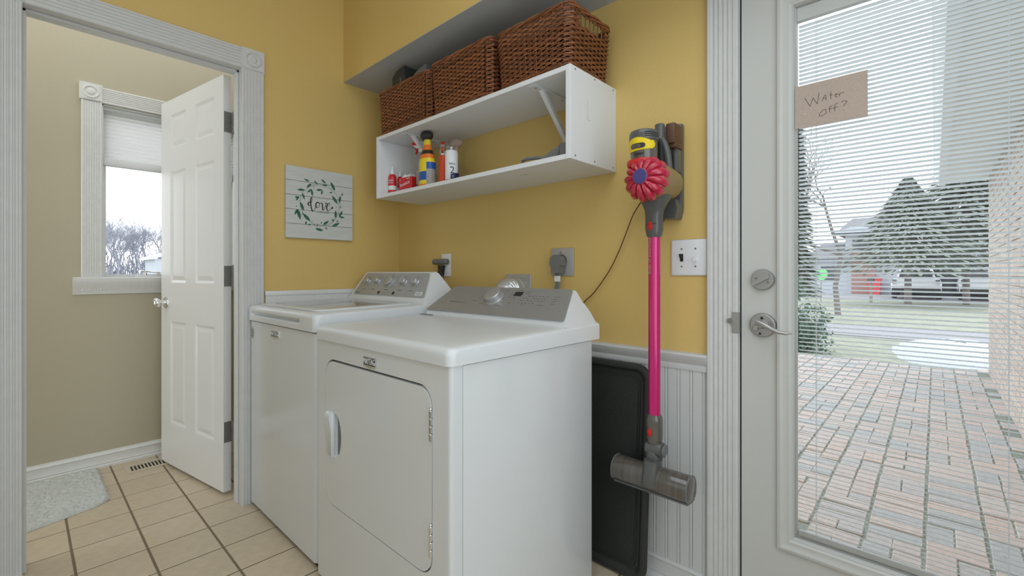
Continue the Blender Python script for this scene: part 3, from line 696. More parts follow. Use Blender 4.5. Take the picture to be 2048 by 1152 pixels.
# door
ins = .0035
DI = rrect(.829 + ins, 1.429 - ins, .296 + ins, .790 - ins * 1.9, .052, 8)
hp = [(.889, .462)] + [(.889 + .052 * sin(radians(a)) ** .8 if 0 < a < 180 else .889, .5365 - .0745 * cos(radians(a))) for a in range(12, 169, 12)] + [(.889, .611)]
q = MB(); q.holeplate([DI, hp[::-1]], (0, Yf - .001, 0), (1, 0, 0), (0, 0, 1), (0, .011, 0)); dd = obj('door', q, M['enamel'], dr, sharp=40)
q = MB(); cx_, cz_ = .905, .5365
q.loft([[(x, Yf + .0, z) for x, z in hp], [(x + (cx_ - x) * .12, Yf + .018, z + (cz_ - z) * .10) for x, z in hp], [(x + (cx_ - x) * .5, Yf + .027, z + (cz_ - z) * .4) for x, z in hp], [(x + (cx_ - x) * .98, Yf + .028, z + (cz_ - z) * .98) for x, z in hp]], caps=False); obj('handle_pocket', q, M['plast'], dd)
q = MB(); q.prism([(0, 0), (.004, .004), (.010, .100), (.015, .132), (.014, .144), (.007, .152), (0, .152)], (.850, Yf - .001, .460), (0, -1, 0), (0, 0, 1), (.034, 0, 0)); q.box(.882, .8895, Yf - .010, Yf + .008, .462, .606, .002, 1); obj('handle', q, M['plast'], dd, sharp=50)
for zc in (.650, .354):
    q = MB()
    for k in range(4): q.cyl((1.4255, Yf - .0035, zc + .020 * k + .0006), (0, 0, 1), .0048, .0186, 12, .001)
    q.lathe([(0, 0), (.003, 0), (.0042, .003), (.003, .006), (0.0005, .007)], (1.4255, Yf - .0035, zc + .080), seg=10)
    h = obj('hinge', q, M['bright'], dd)
badge(dr, 1.088, 1.160, .800, .828, Yf)
# top
q = MB(); deck(q, .756, 1.508, -.842, -.170, .8510, .900, .912, .028); obj('top_deck', q, M['plast'], dr, sharp=40)
q = MB(); q.box(.80, 1.470, -.80, -.21, .845, .8545); obj('seam', q, M['dark'], dr)
q = MB(); q.prism([(0, 0), (.085, 0), (.078, .012), (.007, .012)], (.775, -.405, .9082), (1, 0, 0), (0, 1, .018), (0, 0, .002)); obj('lint_screen_handle', q, M['grey'], dr)
cons = console(dr, .763, 1.500, .050, [(-.362, .905, 0), (-.357, .924, .02), (-.243, 1.018, 1), (-.236, 1.021, 1.0), (-.226, 1.015, .97), (-.204, .978, .75), (-.198, .972, .70), (-.182, .945, .45), (-.172, .905, .05), (-.168, .890, 0)], M['plast'])
PU = V((0, .779, .627)); PN = V((0, -.627, .779)); PP = V((0, -.357, .925))
def pp(u, v, h=0): return PP + V((u, 0, 0)) + PU * v + PN * h
q = MB(); q.prism([(.768, -.003), (1.491, -.003), (1.4925, .004), (1.448, .146), (1.436, .151), (.828, .151), (.815, .146), (.766, .003)], pp(0, 0, .001), (1, 0, 0), PU, PN * .005); pan = obj('control_panel', q, M['silver'], cons, label='brushed silver sloping dryer control panel')
k = knob(cons, pp(1.110, .088, .006), PN, .036, .026, m=M['knob'])
q = MB(); q.prism([(-.018, -.012), (.022, -.012), (.022, .012), (-.018, .012)], pp(1.215, .116, .006), (1, 0, 0), PU, PN * .0006); obj('display', q, M['black'], cons, label='small dark digital display')
q = MB()
def dash(u, v, l, h=.0014): q.prism([(-l / 2, -h / 2), (l / 2, -h / 2), (l / 2, h / 2), (-l / 2, h / 2)], pp(u, v, .0061), (1, 0, 0), PU, PN * .0003)
for u, v, l in ((1.215, .136, .024), (1.185, .12, .016), (1.185, .108, .016), (1.185, .096, .018), (1.035, .092, .010), (1.030, .082, .008), (1.040, .076, .008), (1.062, .050, .024), (1.155, .048, .028), (1.165, .066, .020), (1.205, .064, .018), (1.085, .134, .02), (1.145, .133, .02), (1.262, .131, .024), (1.262, .120, .018), (1.2, .082, .004), (1.21, .082, .004), (1.21, .093, .014), (.945, .051, .055), (1.355, .062, .030), (1.27, .062, .01), (1.015, .065, .03)): dash(u, v, l)
for r_ in range(4):
    for c_ in range(7):
        if (r_, c_) in ((3, 5), (3, 6), (0, 0)): continue
        dash(1.262 + c_ * .0165 - r_ * .004, .106 - r_ * .0125, .008 if (c_ + r_) % 3 else .004, .0022)
    dash(1.405, .108 - r_ * .0125, .028 - r_ * .004)
obj('panel_print', q, M['print_'], cons, smooth=False, stuff=True)
text('panel_lettering', 'MAYTAG', .011, pp(.895, .052, .0063), (1, 0, 0), PU, M['print_'], cons, .0001)

# ================================================================== WALL SHELF
sf = thing('wall_shelf', (.863, 0, 1.467), 'long white two-tier wall shelf open at the back, above the machines', 'shelf')
SX0, SX1, SY, SZ0, SZ1 = .250, 1.476, -.300, 1.467, 1.785
q = MB(); q.box(SX0 + .018, SX1 - .019, SY + .001, 0, SZ1 - .018, SZ1, .001, 1); obj('top_board', q, M['white'], sf)
q = MB(); q.box(SX0 + .018, SX1 - .019, SY + .001, 0, SZ0, SZ0 + .018, .001, 1); bb_ = obj('bottom_board', q, M['white'], sf)
q = MB(); q.box(SX0, SX0 + .018, SY, 0, SZ0, SZ1, .001, 1); obj('side_panel', q, M['white'], sf)
q = MB(); q.box(SX1 - .019, SX1, SY, 0, SZ0, SZ1, .001, 1); rp_ = obj('side_panel', q, M['white'], sf)
for yy in (-.270, -.150, -.022):
    for zz in (SZ0 + .014, SZ1 - .010):
        q = MB(); q.cyl((SX1 - .0005, yy, zz), (1, 0, 0), .0034, .0012, 10); obj('screw', q, M['steel'], rp_)
q = MB(); q.prism([(0, 0), (.0012, 0), (.0012, .07), (0, .07)], (SX1, -.195, 1.62), (0, 1, 0), (0, 0, 1), (.0004, 0, 0)); q.prism([(0, 0), (.018, 0), (.018, .0012), (0, .0012)], (SX1, -.195, 1.62), (0, 1, 0), (0, 0, 1), (.0004, 0, 0)); obj('scratch', q, M['lgrey'], rp_)
q = MB(); q.prism([(0, 0), (.030, .004), (.036, .012), (.022, .009)], (1.175, -.215, SZ0 - .0004), (1, 0, 0), (0, 1, 0), (0, 0, -.0004)); obj('scuff', q, M['lgrey'], bb_)
for bx in (1.295, .47):
    q = MB(); zt = SZ1 - .0185
    q.box(bx - .016, bx + .016, -.285, -.002, zt - .004, zt, .001, 1)
    q.box(bx - .013, bx + .013, -.004, -.0005, zt - .26, zt)
    br = obj('bracket', q, M['white'], sf, label='white angled metal bracket under the top board')
    q = MB(); q.prism([(-.235, zt - .004), (-.215, zt - .004), (-.006, zt - .215), (-.006, zt - .238)], (bx - .009, 0, 0), (0, 1, 0), (0, 0, 1), (.018, 0, 0)); obj('brace', q, M['white'], br)
    for yy in (-.262, -.10):
        q = MB(); q.cyl((bx, yy, zt - .0038), (0, 0, -1), .004, .0012, 10); obj('screw', q, M['steel'], br)

# ================================================================== WICKER BASKETS
def basket(label, x0, x1, y0, y1, h, flare, seed, hole=None, lean=0.):
    rnd = random.Random(seed); z0 = SZ1 + .001
    cx, cy = (x0 + x1) / 2, (y0 + y1) / 2
    t = thing('wicker_basket', (cx, cy, z0), label, 'basket', 'reddish brown wicker baskets on the shelf')
    def per(z, off=0.):
        k = flare * (z - z0) / h
        P = rrect(x0 - k - off + flare, x1 + k + off - flare, y0 - k - off + flare, y1 + k + off - flare, .018 + off, 3)
        return P
    def walk(P, st):
        out = []; n = len(P); 
        for i in range(n):
            a, b_ = P[i], P[(i + 1) % n]; L = hypot(b_[0] - a[0], b_[1] - a[1]); m = max(1, int(round(L / st)))
            for k in range(m): out.append((a[0] + (b_[0] - a[0]) * k / m, a[1] + (b_[1] - a[1]) * k / m))
        return out
    base = walk(per(z0), .0125)
    n = len(base); n -= n % 4
    def pos(i, z, off):
        # point i of n round the basket at height z, pushed outwards by off
        P = per(z); L = []; tot = 0
        m = len(P)
        for j in range(m):
            a, b_ = P[j], P[(j + 1) % m]; l = hypot(b_[0] - a[0], b_[1] - a[1]); L.append(l); tot += l
        s = (i % n) / n * tot; j = 0
        while s > L[j] and j < m - 1: s -= L[j]; j += 1
        a, b_ = P[j], P[(j + 1) % m]; f = s / L[j] if L[j] else 0
        dx, dy = (b_[0] - a[0]) / (L[j] or 1), (b_[1] - a[1]) / (L[j] or 1)
        return V((a[0] + (b_[0] - a[0]) * f + dy * off, a[1] + (b_[1] - a[1]) * f - dx * off, z + lean * 0))
    q = MB(); z = z0 + .020; row = 0
    pts_cache = {}
    while z < z0 + h - .016:
        pts = []
        for i in range(n):
            ph = (i + row * 2) % 4; amp = (.0032, 0, -.0032, 0)[ph]
            tw = (.0, .0026, 0, -.0026)[ph]
            pts.append(pos(i, z + tw + rnd.uniform(-.0007, .0007), amp + .001))
        r = rnd.uniform(.0036, .0045)
        if hole and z0 + h - hole[2] < z < z0 + h - hole[3]:
            keep = [not (p.x > x1 - .03 and hole[0] < p.y < hole[1]) for p in pts]
            # start after the gap so that the strand stays one run
            s = next(i for i in range(n) if keep[i] and not keep[i - 1]); run = [pts[(s + k) % n] for k in range(n) if keep[(s + k) % n]]
            q.tube(run, r, 5)
        else: q.tube(pts, r, 5, closed=True)
        z += .0084; row += 1
    wv = obj('woven_strands', q, M['wicker'], t, stuff=True)
    q = MB()
    for i in range(0, n, 2):
        q.tube([pos(i, z0 + .004, -.0005), pos(i, z0 + h * .5, -.0005), pos(i, z0 + h - .006, -.0005)], .0028, 5)
    obj('stakes', q, M['wicker'], t, stuff=True)
    q = MB()   # lining added behind the weave, near-black to paint the shade between strands
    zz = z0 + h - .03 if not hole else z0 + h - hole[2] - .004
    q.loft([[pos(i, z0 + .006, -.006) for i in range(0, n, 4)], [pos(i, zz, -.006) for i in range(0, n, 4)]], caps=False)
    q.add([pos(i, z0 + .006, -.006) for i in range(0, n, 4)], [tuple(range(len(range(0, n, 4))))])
    obj('gap_shade_lining', q, M['wickdark'], t)
    for nm_, zc, rr, off, k3 in (('braided_rim', z0 + h - .008, .0046, .0036, 3), ('braided_foot', z0 + .009, .0044, .003, 3)):
        q = MB()   # three strands twisted round each other
        for k in range(k3):
            pts = []
            for i in range(n):
                a = 2 * pi * (i / 16 + k / k3); p = pos(i, zc + .0050 * sin(a), off * cos(a) * 1.1 + .001); pts.append(p)
            q.tube(pts, rr, 6, closed=True)
        obj(nm_, q, M['wicker'], t)
    return t
basket('smallest wicker basket at the far shelf end, dark cloth showing over its rim', .262, .690, -.292, -.035, .225, .010, 1)
basket('middle wicker basket on the shelf top, between the two others', .712, 1.090, -.296, -.035, .232, .010, 2)
basket('largest wicker basket with an open handle slot, at the near end of the shelf', 1.128, 1.472, -.297, -.035, .218, .012, 3, hole=(-.235, -.090, .062, .030))
# dark cloth and pouch in the first basket
cl = thing('folded_cloth', (.46, -.2, 1.83), 'dark green folded cloth sticking out of the smallest wicker basket', 'cloth')
q = MB(); q.loft([[(.40 + dx * (1 - t_ * .25), -.235 + dy, 1.90 + t_ * .19 + .020 * sin(dx * 30)) for dx, dy in ((-.07, -.03), (0, -.04), (.07, -.03), (.08, .04), (0, .06), (-.07, .04))] for t_ in (0, .5, .8, .93, 1.)]); obj('dark_cloth', q, M['rubber'], cl)
q = MB(); q.loft([[(.555 + dx * (1 - t_ * .3), -.22 + dy, 1.90 + t_ * .165 + dx * .25) for dx, dy in ((-.06, -.03), (0, -.03), (.06, -.02), (.06, .03), (-.06, .04))] for t_ in (0, .6, .9, 1.)]); obj('grey_cloth', q, M['grey'], cl)
q = MB(); q.tube([(.43, -.268, 2.02), (.425, -.270, 2.05), (.405, -.268, 2.085), (.37, -.25, 2.09)], .0015, 5); obj('drawstring', q, M['lgrey'], cl)

# ================================================================== BOTTLES ON THE SHELF
SB = SZ0 + .019
def fz(y, x): return 0
def bottle(name, label, cat, x, y, parts, grp=None):
    t = thing(name, (x, y, SB), label, cat, grp)
    return t
def ell(q, prof, x, y, sx=1., sy=1., seg=24): return q.lathe(prof, (x, y, SB), (0, 0, 1), seg, sx=sx, sy=sy, ref=(1, 0, 0))
for (x, y, s, lb) in ((.205 + .078, -.225, 1.0, 'small red stain remover bottle with white cap, nearest the shelf end'), (.262, -.165, 1.0, 'second red bottle with white nozzle cap, half hidden behind the dryer sheet box')):
    t = bottle('stain_remover_bottle', lb, 'bottle', x, y, None)
    q = MB(); ell(q, [(.0, 0), (.020, 0), (.0215, .004), (.0215, .095), (.018, .108), (.012, .114), (0.001, .115)], x, y); b0 = obj('bottle_body', q, M['red'], t)
    q = MB(); ell(q, [(.0125, .113), (.0125, .128), (.009, .134), (.0075, .152), (.006, .156), (.0005, .157)], x, y, seg=16); obj('cap', q, M['white'], t)
    q = MB(); q.lathe([(.0218, .030), (.0218, .052)], (x, y, SB), (0, 0, 1), 24); q.f = [f for f in q.f if len(f) == 4]; obj('label_band', q, M['white'], b0)
    text('lettering', 'STAIN', .013, (x + .0105, y - .0192, SB + .078), (.88, .48, 0), (0, 0, 1), M['white'], b0, .0003)
    text('lettering', 'REMOVER', .0075, (x + .0105, y - .0192, SB + .066), (.88, .48, 0), (0, 0, 1), M['white'], b0, .0003)
# dryer sheet box
t = thing('dryer_sheet_box', (.375, -.2, SB), 'open red dryer sheet box with white sheets puffing out of its top', 'box')
bm_ = Matrix.Translation((.375, -.175, 0)) @ Matrix.Rotation(radians(4), 4, 'Z')
q = MB(); q.box(-.052, .052, -.036, .010, SB, SB + .088, .0015, 1); q.xf(bm_); b0 = obj('carton', q, M['red'], t, label='red carton')
fc = bm_ @ V((-.0, -.0366, SB + .056)); ux = (bm_.to_3x3() @ V((1, 0, .18))).normalized(); uz = V((0, 0, 1)) - ux * ux.z
text('lettering', 'bounce', .026, fc, ux, uz, M['white'], b0, .0003)
q = MB(); rr = random.Random(4)
rings = []
for k, zz in enumerate((.0, .012, .022, .028)):
    rings.append([(.040 * (1 - .12 * k) * (1, .55, 0, -.5, -1, -1, -.5, 0, .6, 1)[j] + rr.uniform(-.006, .006), -.013 + .021 * (-1, -1, -1, -1, -1, 1, 1, 1, 1, 1)[j] * (1 - .1 * k) + rr.uniform(-.006, .006), SB + .078 + zz + rr.uniform(-.006, .006)) for j in range(10)])
q.loft(rings); q.xf(bm_); obj('sheets', q, M['white'], t, sharp=60)
# spray trigger head helper
def trigger(parent, x, y, z, ang, mh, mn, s=1.):
    m_ = Matrix.Translation((x, y, z)) @ Matrix.Rotation(ang, 4, 'Z') @ Matrix.Scale(s, 4)
    q = MB(); q.lathe([(.013, 0), (.013, .014), (.010, .018), (.009, .022)], (0, 0, 0), seg=18); q.prism([(-.018, .020), (.022, .020), (.040, .034), (.046, .036), (.046, .048), (.036, .052), (-.012, .054), (-.022, .046)], (0, -.009, 0), (1, 0, 0), (0, 0, 1), (0, .018, 0)); q.xf(m_); h_ = obj('spray_head', q, mh, parent, sharp=50)
    q = MB(); q.prism([(.016, .036), (.048, .038), (.052, .044), (.050, .050), (.030, .056), (.010, .0565)], (0, -.0095, 0), (1, 0, 0), (0, 0, 1), (0, .019, 0)); q.prism([(.024, .036), (.033, .034), (.036, .020), (.030, .006), (.038, -.004), (.032, -.008), (.024, .004), (.024, .020)], (0, -.005, 0), (1, 0, 0), (0, 0, 1), (0, .010, 0)); q.xf(m_); obj('trigger', q, mn, h_, sharp=50)
t = bottle('spray_bottle', 'tall clear spray bottle with teal liquid and a red and white trigger', 'spray bottle', .452, -.175, None)
x, y = .462, -.170
q = MB(); ell(q, [(.0, 0), (.030, 0), (.033, .004), (.033, .10), (.028, .14), (.018, .180), (.013, .195), (.012, .212), (.0005, .213)], x, y, 1, .62); b0 = obj('bottle_body', q, M['clear'], t)
q = MB(); ell(q, [(.0, .002), (.029, .002), (.032, .006), (.032, .040), (.0005, .041)], x, y, .98, .58); obj('liquid', q, M['teal'], t)
q = MB(); q.lathe([(.0336, .045), (.0336, .115)], (x, y, SB), seg=32, sy=.62, ref=(1, 0, 0)); q.f = [f for f in q.f if len(f) == 4]; q.f = q.f[17:31]; obj('back_label', q, M['label'], b0)
trigger(t, x, y, SB + .208, radians(200), M['white'], M['red'])
# striped bottle
t = bottle('striped_cleaner_bottle', 'tall yellow, orange and blue striped cleaner bottle with black cap, tallest on the shelf', 'bottle', .545, -.215, None)
x, y = .572, -.215
def band(mb, prof, x, y, z0, z1, sx, sy, grow=0.):
    pr = []; 
    def R(z):
        for (r0, h0), (r1, h1) in zip(prof, prof[1:]):
            if h0 <= z <= h1: return r0 + (r1 - r0) * (z - h0) / max(h1 - h0, 1e-6)
        return prof[-1][0]
    zs_ = [z0] + [h for r, h in prof if z0 < h < z1] + [z1]
    return mb.lathe([(R(z) + grow, z) for z in zs_], (x, y, SB), seg=28, sx=sx, sy=sy, ref=(1, 0, 0))
PF = [(.046, 0), (.050, .004), (.050, .125), (.043, .155), (.030, .190), (.023, .215), (.021, .236), (.021, .238)]
for z0_, z1_, m, lb in ((0, .022, 'orange', 'orange base band'), (.022, .040, 'yel', None), (.040, .082, 'blue', 'blue band'), (.082, .145, 'yel', None), (.145, .166, 'orange', 'orange band'), (.166, .186, 'black', 'black band'), (.186, .212, 'orange', None), (.212, .238, 'yel', 'yellow neck')):
    q = MB(); band(q, PF, x, y, z0_, z1_, .95, .7); obj('bottle_band', q, M[m], t, label=lb)
q = MB(); ell(q, [(.021, .238), (.025, .241), (.033, .252), (.033, .268), (.027, .277), (.0005, .279)], x - .004, y, 1.1, .85, 10); obj('cap', q, M['black'], t)
q = MB(); q.lathe([(.0510, .004), (.0510, .092)], (x, y, SB), seg=28, sx=.95, sy=.7, ref=(1, 0, 0)); q.f = [f for f in q.f if len(f) == 4]; q.f = q.f[24:] + q.f[:3]; obj('print_label', q, M['label'], t, label='grey printed back label')
q = MB(); q.lathe([(.0511, .092), (.0511, .125)], (x, y, SB), seg=28, sx=.95, sy=.7, ref=(1, 0, 0)); q.f = [f for f in q.f if len(f) == 4]; q.f = q.f[24:] + q.f[:3]; obj('print_label', q, M['blue'], t, label='blue label top')
# pale green spray bottle behind
t = bottle('spray_bottle', 'pale green spray bottle with orange and white trigger, behind the striped bottle', 'spray bottle', .60, -.11, None)
x, y = .535, -.095
q = MB(); ell(q, [(.0, 0), (.030, 0), (.032, .004), (.032, .12), (.024, .165), (.014, .190), (.013, .205), (.0005, .206)], x, y, 1, .7); obj('bottle_body', q, M['greenliq'], t)
trigger(t, x, y, SB + .200, radians(-35), M['white'], M['red2'])
# red bottle
t = bottle('red_bottle', 'slim bright red cleaner bottle between the striped and the white bottle', 'bottle', .67, -.2, None)
x, y = .668, -.195
q = MB(); ell(q, [(.0, 0), (.021, 0), (.024, .004), (.024, .135), (.021, .146), (.012, .150), (.0105, .154), (.0005, .155)], x, y, .9, .8); obj('bottle_body', q, M['red2'], t)
q = MB(); ell(q, [(.010, .152), (.010, .160), (.0005, .161)], x, y, seg=16); obj('cap', q, M['white'], t)
# clear pump bottle
t = bottle('pump_bottle', 'bottle with a clear pinkish trigger head, behind the white bottle', 'spray bottle', .69, -.10, None)
x, y = .632, -.10
q = MB(); ell(q, [(.0, 0), (.028, 0), (.030, .004), (.030, .14), (.020, .175), (.012, .190), (.012, .205), (.0005, .206)], x, y, 1, .8); obj('bottle_body', q, M['clear'], t)
q = MB(); ell(q, [(.014, .190), (.014, .212), (.034, .218), (.042, .228), (.038, .240), (.022, .250), (.0005, .252)], x + .014, y, 1.1, .6); obj('spray_head', q, M['pinkish'], t)
# white bottle
t = bottle('white_bottle', 'white round bottle with dark figure 2 and a red foot', 'bottle', .755, -.2, None)
x, y = .742, -.205
q = MB(); ell(q, [(.0, 0), (.028, 0), (.030, .004), (.030, .150), (.026, .156), (.009, .158), (.0005, .159)], x, y); b0 = obj('bottle_body', q, M['white'], t)
q = MB(); ell(q, [(.005, .158), (.0045, .168), (.007, .170), (.006, .176), (.0005, .177)], x, y, seg=12); obj('nozzle', q, M['white'], t)
q = MB(); q.lathe([(.0303, .003), (.0303, .022)], (x, y, SB), seg=28); q.f = [f for f in q.f if len(f) == 4]; obj('red_band', q, M['red'], b0)
q = MB(); q.lathe([(.0303, .020), (.0303, .100)], (x, y, SB), seg=28, ref=(1, 0, 0)); q.f = [f for f in q.f if len(f) == 4][15:19]; obj('side_label', q, M['label'], b0)
nn = V((.84, -.54, 0)).normalized(); tt = V((.54, .84, 0))
text('lettering', '2', .046, V((x, y, SB + .062)) + nn * .0302, tt, (0, 0, 1), M['navy'], b0, .0006)
text('lettering', 'REFILL', .010, V((x, y, SB + .092)) + nn * .0302, tt, (0, 0, 1), M['navy'], b0, .0006)
t = bottle('small_dark_box', 'small dark blue packet with pale W, in front of the white bottle', 'packet', .79, -.23, None)
x, y = .800, -.235
q = MB(); q.box(x - .020, x + .020, y - .008, y + .010, SB, SB + .040, .003, 2); b0 = obj('packet_body', q, M['navy'], t)
text('lettering', 'W', .022, (x, y - .0083, SB + .026), (1, 0, 0), (0, 0, 1), M['blue'], b0, .0006)
text('lettering', 'W', .016, (x, y - .0085, SB + .026), (1, 0, 0), (0, 0, 1), M['lgrey'], b0, .0006)
# power strip
t = thing('power_strip', (1.38, -.16, SB), 'grey power strip with its cord coiled, near end of the lower shelf', 'power strip')
a_ = Matrix.Translation((1.418, -.185, SB)) @ Matrix.Rotation(radians(14), 4, 'Z')
a_ = a_ @ Matrix.Diagonal((1, 1, 1.4, 1))
q = MB(); q.box(-.06, .035, -.014, .014, 0, .052, .005, 2); q.prism([(-.06, .006), (-.06, .046), (-.10, .030), (-.12, .022), (-.12, .010)], (0, -.012, 0), (1, 0, 0), (0, 0, 1), (0, .024, 0)); q.xf(a_); b0 = obj('strip_body', q, M['grey'], t, sharp=40)
q = MB()
for cx in (-.008,):
    q.box(cx - .016, cx + .016, -.0152, -.0140, .008, .046, .001, 1)
q.xf(a_); s_ = obj('socket', q, M['lgrey'], b0)
q = MB(); q.box(-.016, -.013, -.0158, -.0150, .012, .024); q.box(-.003, .0, -.0158, -.0150, .012, .024); q.cyl((-.008, -.0150, .035), (0, -1, 0), .0045, .0008, 12); q.xf(a_); obj('socket', q, M['dark'], b0, label='dark socket slots')
q = MB(); q.tube([(1.27, -.225, SB + .016), (1.22, -.235, SB + .030), (1.16, -.235, SB + .036), (1.137, -.232, SB + .032), (1.145, -.236, SB + .018), (1.19, -.245, SB + .006), (1.24, -.25, SB + .007), (1.28, -.24, SB + .010)], .0065, 8)
q.tube([(1.25, -.21, SB + .02), (1.262, -.215, SB + .042), (1.285, -.215, SB + .052), (1.305, -.22, SB + .045), (1.305, -.225, SB + .03), (1.28, -.232, SB + .022)], .0045, 8)
q.tube([(1.215, -.22, SB + .012), (1.26, -.225, SB + .016), (1.30, -.225, SB + .018)], .012, 8); q.xf(Matrix.Translation((.055, .01, 0))); obj('cord', q, M['grey'], t)

# ================================================================== PLANK PICTURE WITH WREATH
pc = thing('plank_picture', (0, -.486, 1.258), 'square whitewashed plank picture with green leaf wreath and the word love', 'wall art')
zb_ = [1.259, 1.331, 1.403, 1.475, 1.548, 1.6215]
for i in range(5):
    q = MB(); q.box(.003, .019, -.661, -.309, zb_[i] + .0008, zb_[i + 1] - .0008, .001, 1); obj('plank', q, M['plank'], pc)
q = MB(); q.box(.0, .012, -.657, -.313, 1.262, 1.618); obj('backing', q, M['dark'], pc)
LEAVES=[(-0.5694, 1.5055, -0.6081, 1.5025), (-0.5342, 1.5437, -0.5607, 1.5177), (-0.535, 1.5146, -0.5572, 1.4929), (-0.5342, 1.5147, -0.5297, 1.4773), (-0.4775, 1.5178, -0.5126, 1.5131), (-0.4775, 1.5169, -0.4835, 1.4898), (-0.4589, 1.5546, -0.4853, 1.5735), (-0.4496, 1.5468, -0.4775, 1.5415), (-0.4092, 1.5224, -0.434, 1.5675), (-0.3947, 1.4544, -0.4269, 1.4946), (-0.385, 1.4601, -0.3791, 1.5006), (-0.3874, 1.3851, -0.3663, 1.419), (-0.3874, 1.3851, -0.3544, 1.3834), (-0.4068, 1.3763, -0.4053, 1.4197), (-0.4752, 1.3352, -0.4416, 1.3594), (-0.4259, 1.3298, -0.3825, 1.3528), (-0.5153, 1.3127, -0.4706, 1.3046), (-0.5408, 1.3488, -0.5798, 1.386), (-0.5738, 1.4003, -0.5919, 1.4432), (-0.5803, 1.4877, -0.5694, 1.456), (-0.6047, 1.4046, -0.5902, 1.3512), (-0.6047, 1.4046, -0.6191, 1.3735), (-0.5975, 1.471, -0.6124, 1.4452), (-0.603, 1.4682, -0.6183, 1.4597), (-0.5453, 1.5524, -0.5738, 1.5614), (-0.5027, 1.5415, -0.5216, 1.5613), (-0.4636, 1.3233, -0.451, 1.3142), (-0.5386, 1.3356, -0.5519, 1.3279), (-0.4236, 1.5112, -0.4402, 1.5091), (-0.3752, 1.4378, -0.385, 1.4344), (-0.3995, 1.4352, -0.4044, 1.4393), (-0.3703, 1.4994, -0.3678, 1.5162), (-0.3898, 1.3615, -0.4034, 1.3594), (-0.4197, 1.3544, -0.4226, 1.3726), (-0.5607, 1.3471, -0.565, 1.329), (-0.6081, 1.4217, -0.6124, 1.4147), (-0.5781, 1.3897, -0.5846, 1.3847), (-0.5049, 1.3225, -0.5027, 1.3317), (-0.4867, 1.3397, -0.4798, 1.3503), (-0.5162, 1.3351, -0.5252, 1.3322)]
LOVE= [[(-0.543, 1.4475), (-0.5497, 1.4437), (-0.5528, 1.4344), (-0.5475, 1.4283), (-0.5404, 1.4336), (-0.5333, 1.4522), (-0.5306, 1.466), (-0.5342, 1.4709), (-0.5386, 1.4628), (-0.5395, 1.4426), (-0.5359, 1.4162), (-0.5297, 1.4007), (-0.5225, 1.4041), (-0.5162, 1.4174), (-0.5117, 1.4277)], [(-0.5036, 1.4512), (-0.5108, 1.4436), (-0.5131, 1.4321), (-0.509, 1.4222), (-0.5004, 1.4226), (-0.4936, 1.432), (-0.4926, 1.4443), (-0.499, 1.4508), (-0.5036, 1.4512), (-0.4972, 1.4465), (-0.4881, 1.4466), (-0.4835, 1.4499)], [(-0.4835, 1.4489), (-0.4789, 1.4458), (-0.477, 1.4269), (-0.4761, 1.4125), (-0.4696, 1.415), (-0.4631, 1.4307), (-0.4603, 1.4461), (-0.4613, 1.4524), (-0.4557, 1.4484)], [(-0.4547, 1.4316), (-0.4449, 1.4373), (-0.4378, 1.4472), (-0.4416, 1.4528), (-0.4496, 1.4482), (-0.4557, 1.4338), (-0.4543, 1.4179), (-0.4482, 1.4107), (-0.4378, 1.4164), (-0.4302, 1.4282), (-0.4255, 1.4338), (-0.4216, 1.4291), (-0.4274, 1.4239)]]
for a, b_, c, d_ in LEAVES:
    L = hypot(c - a, d_ - b_); ux, uz = (c - a) / L, (d_ - b_) / L; wv = L * .16 if L > .02 else L * .25
    q = MB(); P = [(0, 0), (.2, .7), (.45, 1), (.7, .75), (1, 0), (.7, -.75), (.45, -1), (.2, -.7)]
    q.prism([(a + ux * L * s - uz * wv * k, b_ + uz * L * s + ux * wv * k) for s, k in P], (.0190, 0, 0), (0, 1, 0), (0, 0, 1), (.0005, 0, 0)); obj('leaf', q, M['leaf'], pc)
q = MB(); cy_, cz_ = -.487, 1.437
f_ = lambda u, v: (.0190, u, v)
for k, (ry_, rz_, ph) in enumerate(((.106, .104, 0), (.102, .110, .6))):
    P = [(cy_ + ry_ * cos(t_ * pi / 18 + ph) * (1 + .04 * sin(3 * t_ * pi / 18 + k)), cz_ + rz_ * sin(t_ * pi / 18 + ph)) for t_ in range(37)]
    flatstroke(q, P, .0011, f_, (.0003, 0, 0))
rr = random.Random(3)
for k in range(34):
    a = rr.uniform(0, 2 * pi); r0 = .104; r1 = r0 + rr.uniform(-.018, .02); a2 = a + rr.uniform(-.15, .15)
    flatstroke(q, [(cy_ + r0 * cos(a), cz_ + r0 * sin(a)), (cy_ + r1 * cos(a2), cz_ + r1 * sin(a2))], .0012, f_, (.0003, 0, 0))
obj('vine', q, M['leaf2'], pc, smooth=False)
q = MB()
for s in LOVE: flatstroke(q, s, lambda i, dx, dz: .0022 + .0034 * max(0, -dz), lambda u, v: (.0191, u, v), (.0006, 0, 0))
obj('lettering', q, M['ink'], pc, smooth=False)
text('lettering', 'is all you need', .0105, (.0192, -.474, 1.3995), (0, 1, 0), (0, 0, 1), M['ink'], pc, .0002)

